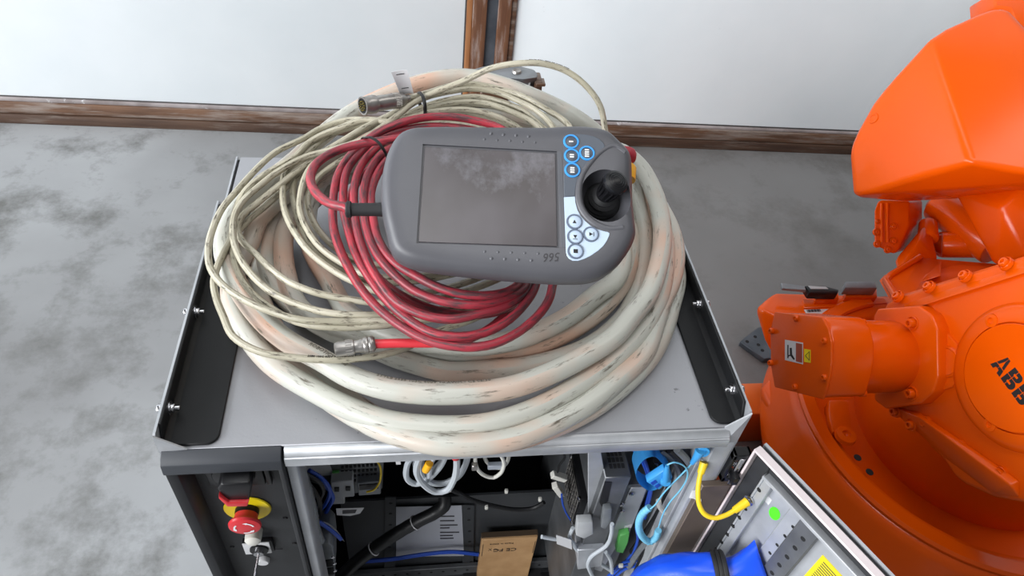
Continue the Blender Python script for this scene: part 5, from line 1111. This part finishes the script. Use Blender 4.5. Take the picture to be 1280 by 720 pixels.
obj('pocket_floor', dbox(0.035, 0.45, 0.45, 0.453, -0.016, 0.095), 'galv', pk)
obj('pocket_cover', dbox(0.035, 0.45, 0.679, 0.682, -0.016, 0.095), 'galv', pk)
for a in (0.035, 0.447): obj('pocket_side', dbox(a, a + 0.003, 0.45, 0.682, -0.016, 0.095), 'galv', pk)
lq = V(DMX @ V((0.0304, 0.8392, -0.003)))
obj('earth_stud', hexbolt(lq, DN, 0.0055, 0.005, 0.005), 'chrome', r1)
# yellow earth lead from cabinet to door
ypts = catmull([(0.694, -0.002, 0.8876), (0.6889, -0.014, 0.8723), (0.6866, -0.0271, 0.8564), (0.6887, -0.0408, 0.8409), (0.697, -0.0503, 0.8306), (0.711, -0.0546, 0.8267), (0.7273, -0.0527, 0.8292), (0.7438, -0.0471, 0.8354), (0.7592, -0.0407, 0.8422)], 0.004)
yc = obj('earth_lead', tube(ypts, 0.0035, 10), 'yellow_wire', cab)
obj('lug_sleeve', tube([ypts[0], ypts[4]], [0.0062, 0.0050], 10), 'yellow_wire', yc)
obj('lug_sleeve', tube([ypts[-6], ypts[-1]], [0.0050, 0.0066], 10), 'yellow_wire', yc)
obj('lug', cyl(lq + DN * 0.001, lq + DN * 0.0025, 0.008, n=18), 'chrome', yc)
obj('wire_flag', prism([(0.694, -0.008, 0.8005), (0.7012, 0.0029, 0.8128), (0.7116, 0.0034, 0.8155), (0.7112, -0.0142, 0.7984), (0.6996, -0.0097, 0.8007)], (0.0004, -0.001, 0.0004), 0.0002, 1), 'label_white', yc)
# blue rolled bag tucked behind the door pocket
zb = 1.0944
bgp = [(0.6205, -0.08, 0.6652), (0.6406, -0.0747, 0.6814), (0.6653, -0.0752, 0.6928), (0.6973, -0.0804, 0.7082), (0.7244, -0.085, 0.7175), (0.7453, -0.0899, 0.7254), (0.7552, -0.0918, 0.7311), (0.7709, -0.0927, 0.7389), (0.7864, -0.092, 0.7484), (0.7947, -0.0921, 0.7527)]
bgt = thing('blue_bag', 'rolled shiny blue bag with a black band lying against the open cabinet door', 'bag', (bgp[4][0], bgp[4][1], bgp[4][2] - 0.04))
bpath = catmull(bgp, 0.006)
m_ = len(bpath)
bb_ = bmesh.new()
rings = []
nn = 28
for i, q in enumerate(bpath):
    t = i / (m_ - 1)
    tg = (bpath[min(i + 1, m_ - 1)] - bpath[max(i - 1, 0)]).normalized()
    sd = tg.cross(-CF).normalized()
    fw = sd.cross(tg)
    ry = 0.012 + 0.016 * min(1, t / 0.28)
    if t > 0.62: ry = 0.028 - 0.010 * sin(min(1, (t - 0.62) / 0.12) * pi / 2) + 0.016 * max(0, (t - 0.74) / 0.26)
    rz = 0.026 if t < 0.7 else 0.026 - 0.018 * (t - 0.7) / 0.3
    rings.append([bb_.verts.new(q + (sd * ry * cos(a) + fw * rz * sin(a)) * (1 + 0.05 * sin(5 * a + 9 * t) + 0.03 * sin(11 * a - 23 * t))) for a in [k * 2 * pi / nn for k in range(nn)]])
for A, B in zip(rings, rings[1:]):
    for k in range(nn): bb_.faces.new((A[k], A[(k + 1) % nn], B[(k + 1) % nn], B[k]))
bb_.faces.new(rings[0])
bb_.faces.new(rings[-1])
bmesh.ops.recalc_face_normals(bb_, faces=bb_.faces)
obj('cloth', bb_, 'bag_blue', bgt, angle=80)
ib = int(m_ * 0.66)
tg = (bpath[ib + 1] - bpath[ib]).normalized()
sd = tg.cross(-CF).normalized()
fw = sd.cross(tg)
for o in (-0.006, 0.0, 0.006):
    obj('elastic_band', tube([bpath[ib] + tg * o + sd * 0.028 * cos(a) + fw * 0.029 * sin(a) + tg * 0.006 * sin(a) for a in [k * 2 * pi / 36 for k in range(36)]], 0.0042, 8, True), 'rubber', bgt)

# ---------------------------------------------------------------- orange robot arm
NR = V((-0.9841, -0.0998, 0.1469))
RC = V((1.60, 0.37, 0))
rob = thing('robot_arm', 'large orange industrial robot arm folded beside the cabinet', 'robot', RC)
# round pedestal
ped = lathe([(0.36, 0.0), (0.365, 0.10), (0.42, 0.20), (0.438, 0.25), (0.442, 0.28), (0.437, 0.30), (0.415, 0.375), (0.408, 0.392), (0.396, 0.40), (0.36, 0.402), (0.348, 0.398), (0.342, 0.385), (0.336, 0.33), (0.325, 0.315), (0.27, 0.305), (0, 0.305)], T(RC), 96)
pd_ = obj('pedestal', ped, 'orange', rob, angle=35)
obj('inner_step', lathe([(0.40, 0.399), (0.402, 0.408), (0.396, 0.414), (0.368, 0.414), (0.364, 0.408), (0.366, 0.399)], T(RC), 80, a0=radians(100), a1=radians(305)), 'orange', pd_, angle=35)
obj('turntable', lathe([(0.265, 0.30), (0.265, 0.36), (0.25, 0.38), (0.235, 0.50), (0.21, 0.62), (0, 0.62)], T(RC + V((0.06, 0.02, 0))), 64), 'orange', rob)
for q in [(1.2726, 0.3934, 0.414), (1.2698, 0.2675, 0.414), (1.2809, 0.231, 0.414)]:
    obj('bolt_hole', lathe([(0, 0.0012), (0.0075, 0.0012), (0.0085, 0.0), ], T(q), 18), 'void', pd_)
for q in [(1.264, 0.3217, 0.414)]:
    obj('boss', lathe([(0.024, 0), (0.022, 0.010), (0.010, 0.012), (0.009, 0.008), (0.004, 0.008), (0, 0.004)], T(q), 24), 'orange', pd_)
obj('boss_pad', prism([(1.2666, 0.4204, 0.418), (1.3145, 0.4185, 0.418), (1.3, 0.3738, 0.418), (1.2851, 0.3373, 0.418), (1.238, 0.3331, 0.418), (1.2472, 0.3761, 0.418)], (0, 0, -0.03), 0.003, 2), 'orange', pd_)
obj('corner_foot', hull([(1.1731, 0.5374, 0.31), (1.2182, 0.5768, 0.31), (1.2586, 0.4724, 0.33), (1.1997, 0.3487, 0.33), (1.1861, 0.39, 0.28), (1.2931, 0.5774, 0.02), (1.338, 0.6221, 0.02), (1.3261, 0.47, 0.02), (1.3997, 0.3487, 0.02)], 0.012, 3), 'orange', pd_, angle=50)
# connector block at the foot of the robot
ztop = 0.40
blk = obj('cable_inlet', hull([(1.2758, 0.793, 0.4), (1.3448, 0.7674, 0.4), (1.6064, 0.7746, 0.4), (1.6528, 0.725, 0.4), (1.6094, 0.6877, 0.4), (1.3141, 0.6977, 0.4), (1.2571, 0.6962, 0.4), (1.2142, 0.7317, 0.4), (1.2142, 0.7503, 0.38), (1.24, 0.6876, 0.32), (1.2636, 0.6726, 0.29), (1.4058, 0.7924, 0.12), (1.7064, 0.7746, 0.12), (1.7528, 0.725, 0.12), (1.7094, 0.6877, 0.12), (1.4141, 0.6977, 0.12)], 0.010, 3), 'orange', rob, angle=50)
pb2 = obj('inlet_plate', prism([(1.3442, 0.7596, 0.405), (1.585, 0.7609, 0.405), (1.5863, 0.7397, 0.405), (1.3355, 0.7273, 0.405)], (0, 0, -0.02), 0.002, 1), 'orange', blk)
c3 = obj('cable_socket', prism([(1.4718, 0.7772, 0.425), (1.5611, 0.7757, 0.425), (1.5486, 0.7455, 0.425), (1.4558, 0.7473, 0.425)], (0, 0, -0.03), 0.003, 2), 'orange', blk)
obj('socket_lid', prism([(1.4558, 0.7767, 0.455), (1.5394, 0.7754, 0.455), (1.5361, 0.7496, 0.455), (1.4425, 0.7527, 0.455)], (0, 0, -0.028), 0.003, 2), 'conn_grey', c3)
c2 = obj('cable_socket', prism([(1.3818, 0.7637, 0.425), (1.4431, 0.7656, 0.425), (1.4333, 0.7388, 0.425), (1.3671, 0.7401, 0.425)], (0, 0, -0.03), 0.003, 2), 'orange', blk)
obj('socket_lid', prism([(1.3362, 0.767, 0.45), (1.3908, 0.7661, 0.45), (1.4276, 0.7504, 0.45), (1.4164, 0.7357, 0.45), (1.3387, 0.7401, 0.45)], (0, 0, -0.024), 0.003, 2), 'plastic_black', c2)
obj('locking_lever', prism([(1.2715, 0.7781, 0.452), (1.3345, 0.765, 0.452), (1.3317, 0.7472, 0.452), (1.268, 0.7572, 0.452)], (0, 0, -0.010), 0.002, 1), 'conn_grey', c2)
obj('lever_top', prism([(1.344, 0.7653, 0.4515), (1.3928, 0.7615, 0.4515), (1.398, 0.7524, 0.4515), (1.3481, 0.7533, 0.4515)], (0, 0, -0.006), 0.001, 1), 'grey_plastic', c2)
obj('serial_label', prism([(1.3359, 0.7247, 0.4015), (1.417, 0.7258, 0.4015), (1.4145, 0.7098, 0.4015), (1.3356, 0.7073, 0.4015)], (0, 0, -0.001)), 'label_white', blk)
bb_ = None
for i in range(14):
    q0 = V((1.342, 0.7181, 0.4022)).lerp(V((1.3818, 0.7201, 0.4022)), i / 14)
    bb_ = box(q0 + V((0, -0.004, -0.0003)), q0 + V((0.0012 + 0.0008 * (i % 3), 0.005, 0.0003)), bm=bb_)
obj('bar_marks', bb_, 'ink', blk)

# rotating frame with the axis-two motor
fp = [(1.295, 0.4565, 0.6581), (1.299, 0.4699, 0.6942), (1.3043, 0.4623, 0.7242), (1.3321, 0.3868, 0.8594), (1.3575, 0.317, 0.9818), (1.3668, 0.2791, 1.0186), (1.3726, 0.2232, 1.0195), (1.3751, 0.1656, 0.9968), (1.3749, 0.1039, 0.9536), (1.3719, 0.0424, 0.8918), (1.3663, -0.0016, 0.8247), (1.3584, -0.0205, 0.759), (1.3472, -0.0052, 0.6942), (1.3393, 0.0238, 0.6607), (1.3318, 0.0497, 0.6282), (1.3222, 0.095, 0.5947), (1.3186, 0.1173, 0.5858), (1.3151, 0.1535, 0.5868), (1.3105, 0.1862, 0.5782), (1.3078, 0.2139, 0.5788), (1.3001, 0.2603, 0.5589), (1.2949, 0.2986, 0.5503), (1.2901, 0.331, 0.5401)]
frm = obj('frame', prism(fp, -NR * 0.24, 0.010, 3, ang=20), 'orange', rob, angle=50)
ch = obj('joint_flange', hull([(1.3157, 0.4732, 0.7127), (1.3438, 0.3968, 0.8494), (1.3695, 0.3263, 0.9732), (1.3782, 0.3024, 1.0153), (1.3023, 0.415, 0.7332), (1.3261, 0.3554, 0.8523), (1.3478, 0.2978, 0.9582), (1.3576, 0.27, 1.0054), (1.3307, 0.4707, 0.7026), (1.383, 0.3317, 0.9584), (1.3911, 0.3097, 0.9977), (1.39, 0.2977, 0.9826), (1.3804, 0.3255, 0.9369), (1.3342, 0.443, 0.7072)], 0.003, 2), 'orange', frm)
FT = (V((0.0177, 0.0414, -0.0029))).normalized()
FNN = (V((0.0532, -0.1453, 0.2576))).cross(FT).normalized()
if FNN.dot(NR) < 0: FNN = -FNN
for q in [(1.306, 0.454, 0.7304), (1.3199, 0.4158, 0.7975), (1.3344, 0.3756, 0.8672), (1.3491, 0.335, 0.938)]:
    q = V(q) + FNN * 0.004
    bs = obj('bolt_seat', pocket(q, FNN, 0.0085), 'orange', ch)
    obj('cap_screw', socket(q, FNN, 0.0085, 0.009), 'orange', bs)
# swollen casting behind the ABB cover and the ragged lower skirt
DC = V((1.3479, 0.1734, 0.8203))
dmx2 = axis_frame(DC, NR)
obj('cover_seat', lathe([(0.132, 0.0), (0.126, 0.010), (0.115, 0.016), (0.0975, 0.018), (0.097, 0.012), (0, 0.012)], dmx2, 64), 'orange', frm, angle=35)
cov = obj('round_cover', lathe([(0.0945, 0.010), (0.0945, 0.020), (0.0935, 0.0212), (0, 0.0212)], dmx2, 64), 'orange', frm, angle=35)
for q in [(1.3256, 0.2714, 0.8601), (1.3197, 0.1381, 0.7297)]:
    e = obj('screw_ear', lathe([(0.014, -0.008), (0.012, 0.001), (0.006, 0.002), (0.005, -0.001), (0, -0.001)], axis_frame(q, NR), 20), 'orange', cov)
lu = (V((1.3484, 0.1568, 0.8124)) - V((1.3464, 0.1791, 0.8141))).normalized()
lv = NR.cross(lu)
LQ = V((1.3478, 0.1713, 0.8184)) + NR * 0.0212
LH = 0.034
def letter_polys(ch):
    if ch == 'A':
        half = [[(0.0, 0.0), (0.24, 0.0), (0.29, 0.19), (0.385, 0.19), (0.385, 0.35), (0.105, 0.35)], [(0.12, 0.40), (0.27, 0.40), (0.385, 0.76), (0.385, 1.0), (0.29, 1.0)], [(0.28, 0.40), (0.385, 0.40), (0.385, 0.735)]]
        return half[:2] + [[(0.80 - x, y) for x, y in p][::-1] for p in half[:2]]
    arc = lambda cx_, cy_, rx, ry: [(cx_ + rx * cos(a), cy_ + ry * sin(a)) for a in [-pi / 2 + pi * k / 10 for k in range(11)]]
    out = []
    for y0, y1, x1 in ((0.0, 0.48, 0.80), (0.52, 1.0, 0.76)):
        out.append([(0.0, y0), (0.30, y0), (0.30, y1), (0.0, y1)])
        ym, ry = (y0 + y1) / 2, (y1 - y0) / 2
        out.append([(0.34, y0)] + arc(x1 - 0.22, ym, 0.22, ry) + [(0.34, y1)])
    return out
lgb, ctr = None, []
for i, ch_ in enumerate('ABB'):
    x0 = (i - 1.5) * 0.90 + 0.05
    for p_ in letter_polys(ch_):
        lgb = prism([LQ + (lu * (x0 + x) + lv * (y - 0.5)) * LH for x, y in p_], NR * 0.0007, bm=lgb)
    if ch_ == 'B':
        for y0 in (0.19, 0.69): ctr.append(prism([LQ + (lu * (x0 + x) + lv * y_) * LH + NR * 0.0006 for x, y_ in ((0.26, y0 - 0.5), (0.52, y0 - 0.5), (0.52, y0 - 0.39), (0.26, y0 - 0.39))], NR * 0.0003))
lgo = obj('logo', lgb, 'black_print', cov, smooth=False)
for b in ctr: obj('logo_counter', b, 'orange', cov)
# round blank boss and web beside the motor flange
obj('web', prism([(1.3141, 0.3616, 0.7626), (1.318, 0.3314, 0.7683), (1.3222, 0.2933, 0.77), (1.3216, 0.245, 0.7336), (1.318, 0.2399, 0.7056), (1.3106, 0.2542, 0.6661)], -NR * 0.02, 0.004, 2), 'orange', frm)
obj('blank_boss', lathe([(0.031, -0.004), (0.031, 0.001), (0.029, 0.004), (0.0265, 0.005), (0.026, 0.003), (0.0255, 0.005), (0, 0.005)], axis_frame(V((1.3175, 0.2819, 0.7312)), NR), 40), 'orange', frm, angle=30)
# ragged lower casting with its bolts
for q in [(1.295, 0.2858, 0.5627), (1.3014, 0.2425, 0.5764), (1.3078, 0.2265, 0.608), (1.3203, 0.1503, 0.6398), (1.3336, 0.0709, 0.6751)]:
    bs = obj('bolt_seat', pocket(q, NR, 0.0085), 'orange', frm)
    obj('cap_screw', socket(q, NR, 0.0085, 0.010), 'orange', bs)
rib = hull([(1.2937, 0.3121, 0.5516), (1.3085, 0.251, 0.6087), (1.3259, 0.146, 0.6543), (1.3422, 0.046, 0.6954), (1.3413, 0.0239, 0.6744), (1.332, 0.0549, 0.6332), (1.3159, 0.155, 0.593), (1.2934, 0.232, 0.6176), (1.309, 0.1303, 0.6531), (1.3234, 0.0415, 0.6887)], 0.003, 2)
obj('lower_rib', rib, 'orange', frm)
# motor
mfl = obj('motor_flange', prism([(1.2707, 0.4534, 0.6975), (1.2893, 0.3875, 0.7771), (1.2939, 0.354, 0.7855), (1.2957, 0.3244, 0.7769), (1.2934, 0.2587, 0.7173), (1.2903, 0.2439, 0.6864), (1.2844, 0.2442, 0.647), (1.2685, 0.2877, 0.5703), (1.2637, 0.3184, 0.559), (1.2683, 0.4483, 0.6781)], -NR * 0.04, 0.005, 3, ang=20), 'orange', rob, angle=50)
cap_px = [(1.0301, 0.4385, 0.7096), (1.0536, 0.3415, 0.801), (1.0559, 0.3143, 0.7978), (1.0566, 0.2908, 0.7868), (1.0557, 0.2652, 0.7628), (1.0538, 0.2476, 0.7381), (1.0497, 0.2283, 0.6979), (1.0259, 0.3264, 0.6054), (1.025, 0.3676, 0.6267), (1.0268, 0.4181, 0.6736)]
def shrink(pts, k):
    c = sum((V(q) for q in pts), V()) / len(pts)
    return [c + (V(q) - c) * k for q in pts]
HD = (V((0.0082, -0.0302, 0.0343))).normalized()
mr_ = (V(cap_px[1]) - V(cap_px[6])).length * 0.485
mc = V((1.287, 0.3105, 0.7095)) - HD * mr_
mt = obj('motor_body', cyl(mc - NR * 0.02, mc + NR * 0.145, mr_, mr_, 64, 0.003), 'orange', rob, angle=50)
hs_ = obj('rear_housing', prism([V(q) - NR * 0.004 for q in shrink(cap_px, 0.985)], -NR * 0.10, 0.010, 4, ang=12), 'orange', mt, angle=60)
cp = obj('end_cap', prism(shrink(cap_px, 1.0), -NR * 0.006, 0.002, 2, ang=12), 'orange', mt, angle=50)
for q in [(1.0415, 0.3851, 0.7492), (1.0277, 0.4152, 0.6775), (1.054, 0.3031, 0.7772), (1.0255, 0.3687, 0.6312), (1.0519, 0.2542, 0.7299), (1.0372, 0.2889, 0.6555)]:
    obj('cap_screw', lathe([(0.0062, -0.002), (0.0062, 0.004), (0.005, 0.006), (0.0022, 0.0062), (0.0018, 0.004), (0, 0.004)], axis_frame(q, NR), 18), 'orange', cp)
wl1 = obj('warning_label', prism([(1.0336, 0.376, 0.6958), (1.0427, 0.338, 0.7306), (1.0415, 0.3076, 0.7023), (1.0325, 0.3463, 0.6682)], -NR * 0.0006), 'label_white', cp)
obj('text_block', prism([(1.0389, 0.3503, 0.716), (1.042, 0.3373, 0.7278), (1.041, 0.3107, 0.703), (1.0379, 0.3239, 0.6915)], -NR * 0.0005), 'label_brown', wl1)
bb_ = prism([(1.0344, 0.3636, 0.6946), (1.035, 0.3611, 0.697), (1.0343, 0.3417, 0.6789), (1.0336, 0.3444, 0.6766)], -NR * 0.0005)
bb_ = prism([(1.0355, 0.3545, 0.6956), (1.0365, 0.3512, 0.7004), (1.0364, 0.3408, 0.6923), (1.0375, 0.3289, 0.6921), (1.0369, 0.3299, 0.6883), (1.0352, 0.3428, 0.6862)], -NR * 0.0005, bm=bb_)
bb_ = prism([(1.0344, 0.3463, 0.6832), (1.0355, 0.3438, 0.6887), (1.0355, 0.3419, 0.687), (1.0343, 0.344, 0.681)], -NR * 0.0005, bm=bb_)
obj('pictogram', bb_, 'black_print', wl1)
wl2 = obj('hazard_label', prism([(1.0429, 0.3274, 0.7253), (1.046, 0.3148, 0.7372), (1.0453, 0.2966, 0.7202), (1.0422, 0.309, 0.7081)], -NR * 0.0006), 'yellow', cp)
bb_ = None
for a, b_ in [((1.0429, 0.3155, 0.7192), (1.0452, 0.3139, 0.7331)), ((1.0429, 0.3155, 0.7192), (1.0447, 0.3017, 0.7217)), ((1.0452, 0.3139, 0.7331), (1.0447, 0.3017, 0.7217))]: bb_ = tube([V(a), V(b_)], 0.0005, 6, bm=bb_)
obj('triangle', bb_, 'black_print', wl2)
for q in [(1.2859, 0.371, 0.7435), (1.2816, 0.2703, 0.646)]:
    bs = obj('bolt_seat', pocket(q, NR, 0.0095, 0.003), 'orange', mfl)
    obj('cap_screw', socket(q, NR, 0.0095, 0.013), 'orange', bs)
for q in [(1.1792, 0.374, 0.7455), (1.1757, 0.2712, 0.6517)]:
    obj('cap_screw', socket(V(q), NR, 0.0070, 0.012), 'orange', mt)

# upper arm hood
hood_pts = [(1.4294, 0.8997, 1.0853), (1.4094, 0.5912, 0.9765), (1.4099, 0.8979, 1.04), (1.3896, 0.896, 0.9931), (1.3739, 0.8919, 0.9563), (1.3613, 0.8859, 0.9262), (1.3395, 0.8627, 0.8714), (1.3258, 0.8423, 0.8359), (1.3179, 0.7877, 0.8065), (1.3108, 0.7326, 0.779), (1.3532, 0.6862, 0.8669), (1.4653, 0.9166, 1.1005), (1.5062, 0.9277, 1.1152), (1.5435, 0.9377, 1.1285), (1.5793, 0.9435, 1.1401), (1.6061, 0.9336, 1.144), (1.6178, 0.8328, 1.1133), (1.6832, 0.6423, 1.067), (1.6098, 0.5038, 1.0009), (1.4963, 0.5467, 0.9849), (1.3907, 0.814, 0.7103), (1.527, 0.824, 0.6905), (1.6256, 0.7986, 0.7416), (1.8198, 0.7672, 0.7774), (1.9552, 0.7471, 0.7843), (1.6077, 1.0584, 0.7808), (1.8241, 1.1254, 0.9601), (2.0272, 0.9101, 0.7887)]
hood = obj('upper_arm_hood', hull(hood_pts, 0.014, 4, 14), 'orange', rob, angle=60)
hn = (V(hood_pts[8]) - V(hood_pts[0])).cross(V(hood_pts[1]) - V(hood_pts[0])).normalized()
if hn.dot(V((0.2921, -0.5031, 1.748)) - V(hood_pts[0])) < 0: hn = -hn
hq = (1.3572, 0.8535, 0.9102)
obj('plug_recess', lathe([(0.0125, 0.0003), (0.0115, 0.0022), (0.0085, 0.0022), (0.007, 0.0006), (0, 0.0004)], axis_frame(hq, hn), 28), 'orange', hood)
obj('hood_step', hull([(1.396, 0.7356, 0.8326), (1.416, 0.7097, 0.8253), (1.4323, 0.6113, 0.9583), (1.5812, 0.7552, 0.7751), (1.5001, 0.7951, 0.7135), (1.5141, 0.8106, 0.7313)], 0.006, 2), 'orange', hood)
obj('arm_duct', prism([(1.7754, 1.1948, 1.0753), (1.763, 1.1488, 1.056), (1.7681, 1.1047, 1.0702), (1.7705, 1.0018, 1.0263), (1.8278, 0.9147, 1.0087), (1.9381, 1.2006, 1.1414)], CF * 0.1, 0.006, 2), 'orange', rob)
obj('lower_arm', hull([(1.596, 0.7724, 0.7666), (1.6106, 0.6983, 0.7533), (1.6391, 0.6503, 0.7401), (1.6119, 0.5681, 0.7106), (1.6374, 0.534, 0.7671), (1.7992, 0.514, 0.836), (1.8977, 0.6895, 0.8862), (1.6536, 0.7815, 0.8152), (1.594, 0.6321, 0.8266), (1.6394, 0.6516, 0.883), (1.8578, 0.7871, 0.5638), (2.1073, 0.7527, 0.6499), (2.1568, 0.8848, 0.7187), (1.8389, 0.919, 0.6895)], 0.010, 3, 14), 'orange', rob, angle=60)
# balancing cylinder, clevis and bolted end block
bal = obj('balance_cylinder', cyl((1.7155, 0.9086, 0.6126), (1.7595, 0.7125, 0.6269), 0.046, 0.046, 40, 0.006), 'orange', rob)
obj('cylinder_rim', cyl((1.7255, 0.9202, 0.5976), (1.7203, 0.8949, 0.6071), 0.030, 0.030, 32, 0.003), 'label_brown', bal)
rod = obj('link_rod', cyl((1.6794, 0.7899, 0.5738), (1.8099, 0.7308, 0.6264), 0.034, 0.034, 36, 0.004), 'orange', rob)
obj('rod_end', lathe([(0, 0.004), (0.024, 0.004), (0.026, 0.002), (0.034, 0.0)], axis_frame((1.6794, 0.7884, 0.5766), V((-0.1305, 0.0591, -0.0526)) + V((-0.02, -0.05, 0.05))), 32), 'orange', rod)
ebx = [(1.4757, 0.8425, 0.6702), (1.4818, 0.8476, 0.6765), (1.5586, 0.8379, 0.6821), (1.5579, 0.7943, 0.6391), (1.5288, 0.7537, 0.5935), (1.5165, 0.7448, 0.5824), (1.4743, 0.7639, 0.5928), (1.4674, 0.7763, 0.6036), (1.4683, 0.8287, 0.6552)]
eo = obj('end_block', prism(ebx, V((0.1162, 0.0841, -0.0643)), 0.006, 3, ang=20), 'orange', rob, angle=50)
en = (V((0.2921, -0.5031, 1.748)) - V(ebx[3])).normalized()
fnm = (V(ebx[3]) - V(ebx[0])).cross(V(ebx[6]) - V(ebx[0])).normalized()
if fnm.dot(en) < 0: fnm = -fnm
for q, r in zip([(1.4758, 0.8074, 0.6386), (1.5161, 0.7943, 0.6337), (1.4735, 0.7887, 0.6198), (1.4751, 0.7667, 0.5985), (1.5156, 0.7682, 0.608), (1.5012, 0.7537, 0.5909)], (0.006, 0.010, 0.010, 0.010, 0.010, 0.010)):
    obj('cap_screw', pocket(q, fnm, r * 0.62, 0.003), 'orange', eo)
    obj('cap_screw', socket(q, fnm, r * 0.62, 0.004), 'orange', eo)
for x in (1101.5, 1108.5):
    pass
rg_ = tube([V(q) for q in [(1.4865, 0.8397, 0.6724), (1.485, 0.8093, 0.6423), (1.4853, 0.7685, 0.6023)]], 0.004, 8)
rg_ = tube([V(q) for q in [(1.5006, 0.8382, 0.6737), (1.4991, 0.8078, 0.6436), (1.4994, 0.767, 0.6036)]], 0.004, 8, bm=rg_)
obj('ridge', rg_, 'orange', eo)
obj('clevis', hull([(1.5184, 0.7344, 0.5725), (1.5434, 0.7271, 0.5986), (1.5837, 0.7638, 0.6143), (1.6202, 0.8169, 0.617), (1.6407, 0.8058, 0.6101), (1.622, 0.7675, 0.5971), (1.6132, 0.7095, 0.5951), (1.555, 0.6854, 0.5882), (1.5034, 0.6767, 0.5694), (1.667, 0.8456, 0.5411), (1.6845, 0.7979, 0.526), (1.6029, 0.7763, 0.503)], 0.006, 3), 'orange', rob, angle=60)
obj('clevis_knuckle', cyl((1.6538, 0.8425, 0.6062), (1.6321, 0.7889, 0.5918), 0.022, 0.026, 28, 0.006), 'orange', rob)
tray = obj('arm_stop', prism([(1.416, 0.6217, 0.6114), (1.4405, 0.643, 0.6089), (1.5554, 0.7053, 0.6078), (1.6146, 0.6918, 0.6062), (1.7209, 0.6468, 0.6396), (1.5922, 0.5308, 0.7268), (1.3608, 0.5125, 0.6632)], CF * 0.03, 0.004, 2), 'orange', rob)
obj('stop_edge', tube([V(q) for q in [(1.3477, 0.505, 0.6815), (1.4114, 0.615, 0.6181), (1.4359, 0.6363, 0.6156), (1.5485, 0.7001, 0.6155)]], 0.008, 10), 'orange', tray)
obj('gusset', prism([(1.4506, 0.5665, 0.6632), (1.5883, 0.6799, 0.6177), (1.4835, 0.565, 0.6823)], CR * 0.008, 0.002, 1), 'orange', tray)
# transport beams under the robot
y0b, y1b = 0.5755, 0.6819
obj('transport_beam', box((0.86, y0b, 0.0), (1.7, y1b, 0.14), 0.004, 2), 'orange_beam', rob)
xb = 1.1268
ybf = 0.4217
obj('transport_beam', box((xb - 0.14, ybf, 0.0), (xb, y0b - 0.002, 0.14), 0.004, 2), 'orange_beam', rob)
# loose floor plate
fpl = thing('floor_plate', 'dark drilled steel plate lying on the concrete left of the robot', 'plate', (1.4146, 0.9349, 0.0))
obj('slab', prism([(1.3533, 0.9369, 0.02), (1.3794, 0.9567, 0.02), (1.4384, 0.9971, 0.02), (1.5478, 1.0085, 0.02), (1.4877, 0.8559, 0.02), (1.4257, 0.8645, 0.02), (1.4084, 0.8618, 0.02)], (0, 0, -0.02), 0.002, 1), 'steel_strip', fpl)
hb = None
for q in [(1.4122, 0.9556, 0.0202), (1.411, 0.9214, 0.0202), (1.4161, 0.8977, 0.0202), (1.3776, 0.936, 0.0202)]: hb = cyl(V(q) - V((0, 0, 0.001)), V(q) + V((0, 0, 0.0003)), 0.006, n=14, bm=hb)
obj('holes', hb, 'void', fpl)

# ---------------------------------------------------------------- folded bracket on a post behind the cabinet
byy = 0.80
bst = thing('bracket_stand', 'grey folded steel bracket with rusty brown post behind the coiled cables', 'bracket', (0.4988, byy, 0))
bq = [(0.3815, 0.8, 1.0194), (0.4384, 0.84, 1.0165), (0.4922, 0.86, 1.0189), (0.5421, 0.8, 1.0367), (0.5475, 0.79, 1.0337), (0.5466, 0.78, 1.0306), (0.5182, 0.77, 1.032)]
obj('bracket_plate', hull(bq + [(q[0], q[1] + 0.02, q[2] - 0.03) for q in bq], 0.003, 2), 'conn_grey', bst, angle=50)
obj('knob', lathe([(0, 0.005), (0.008, 0.004), (0.010, 0.0)], T(V((0.5067, 0.795, 1.0331))), 20), 'nickel', bst)
pz_ = 1.025
px0, px1 = 0.5431, 0.5625
obj('bracket_leg', box((px0 - 0.012, 0.785, pz_ - 0.05), (px0 - 0.008, 0.815, pz_), 0.001, 1), 'label_white', bst)
obj('post', box((px0, 0.78, 0.0), (px1 - 0.004, 0.82, pz_ - 0.004), 0.003, 2), 'wood', bst)
obj('post_cap', box((px0 + 0.002, 0.776, pz_ - 0.012), (px1 + 0.001, 0.80, pz_ - 0.006), 0.001, 1), 'wood', bst)
obj('post_arm', box((0.4384, 0.79, pz_ - 0.05), (px0 + 0.01, 0.815, pz_ - 0.03), 0.002, 1), 'wood', bst)
bpy.context.view_layer.update()
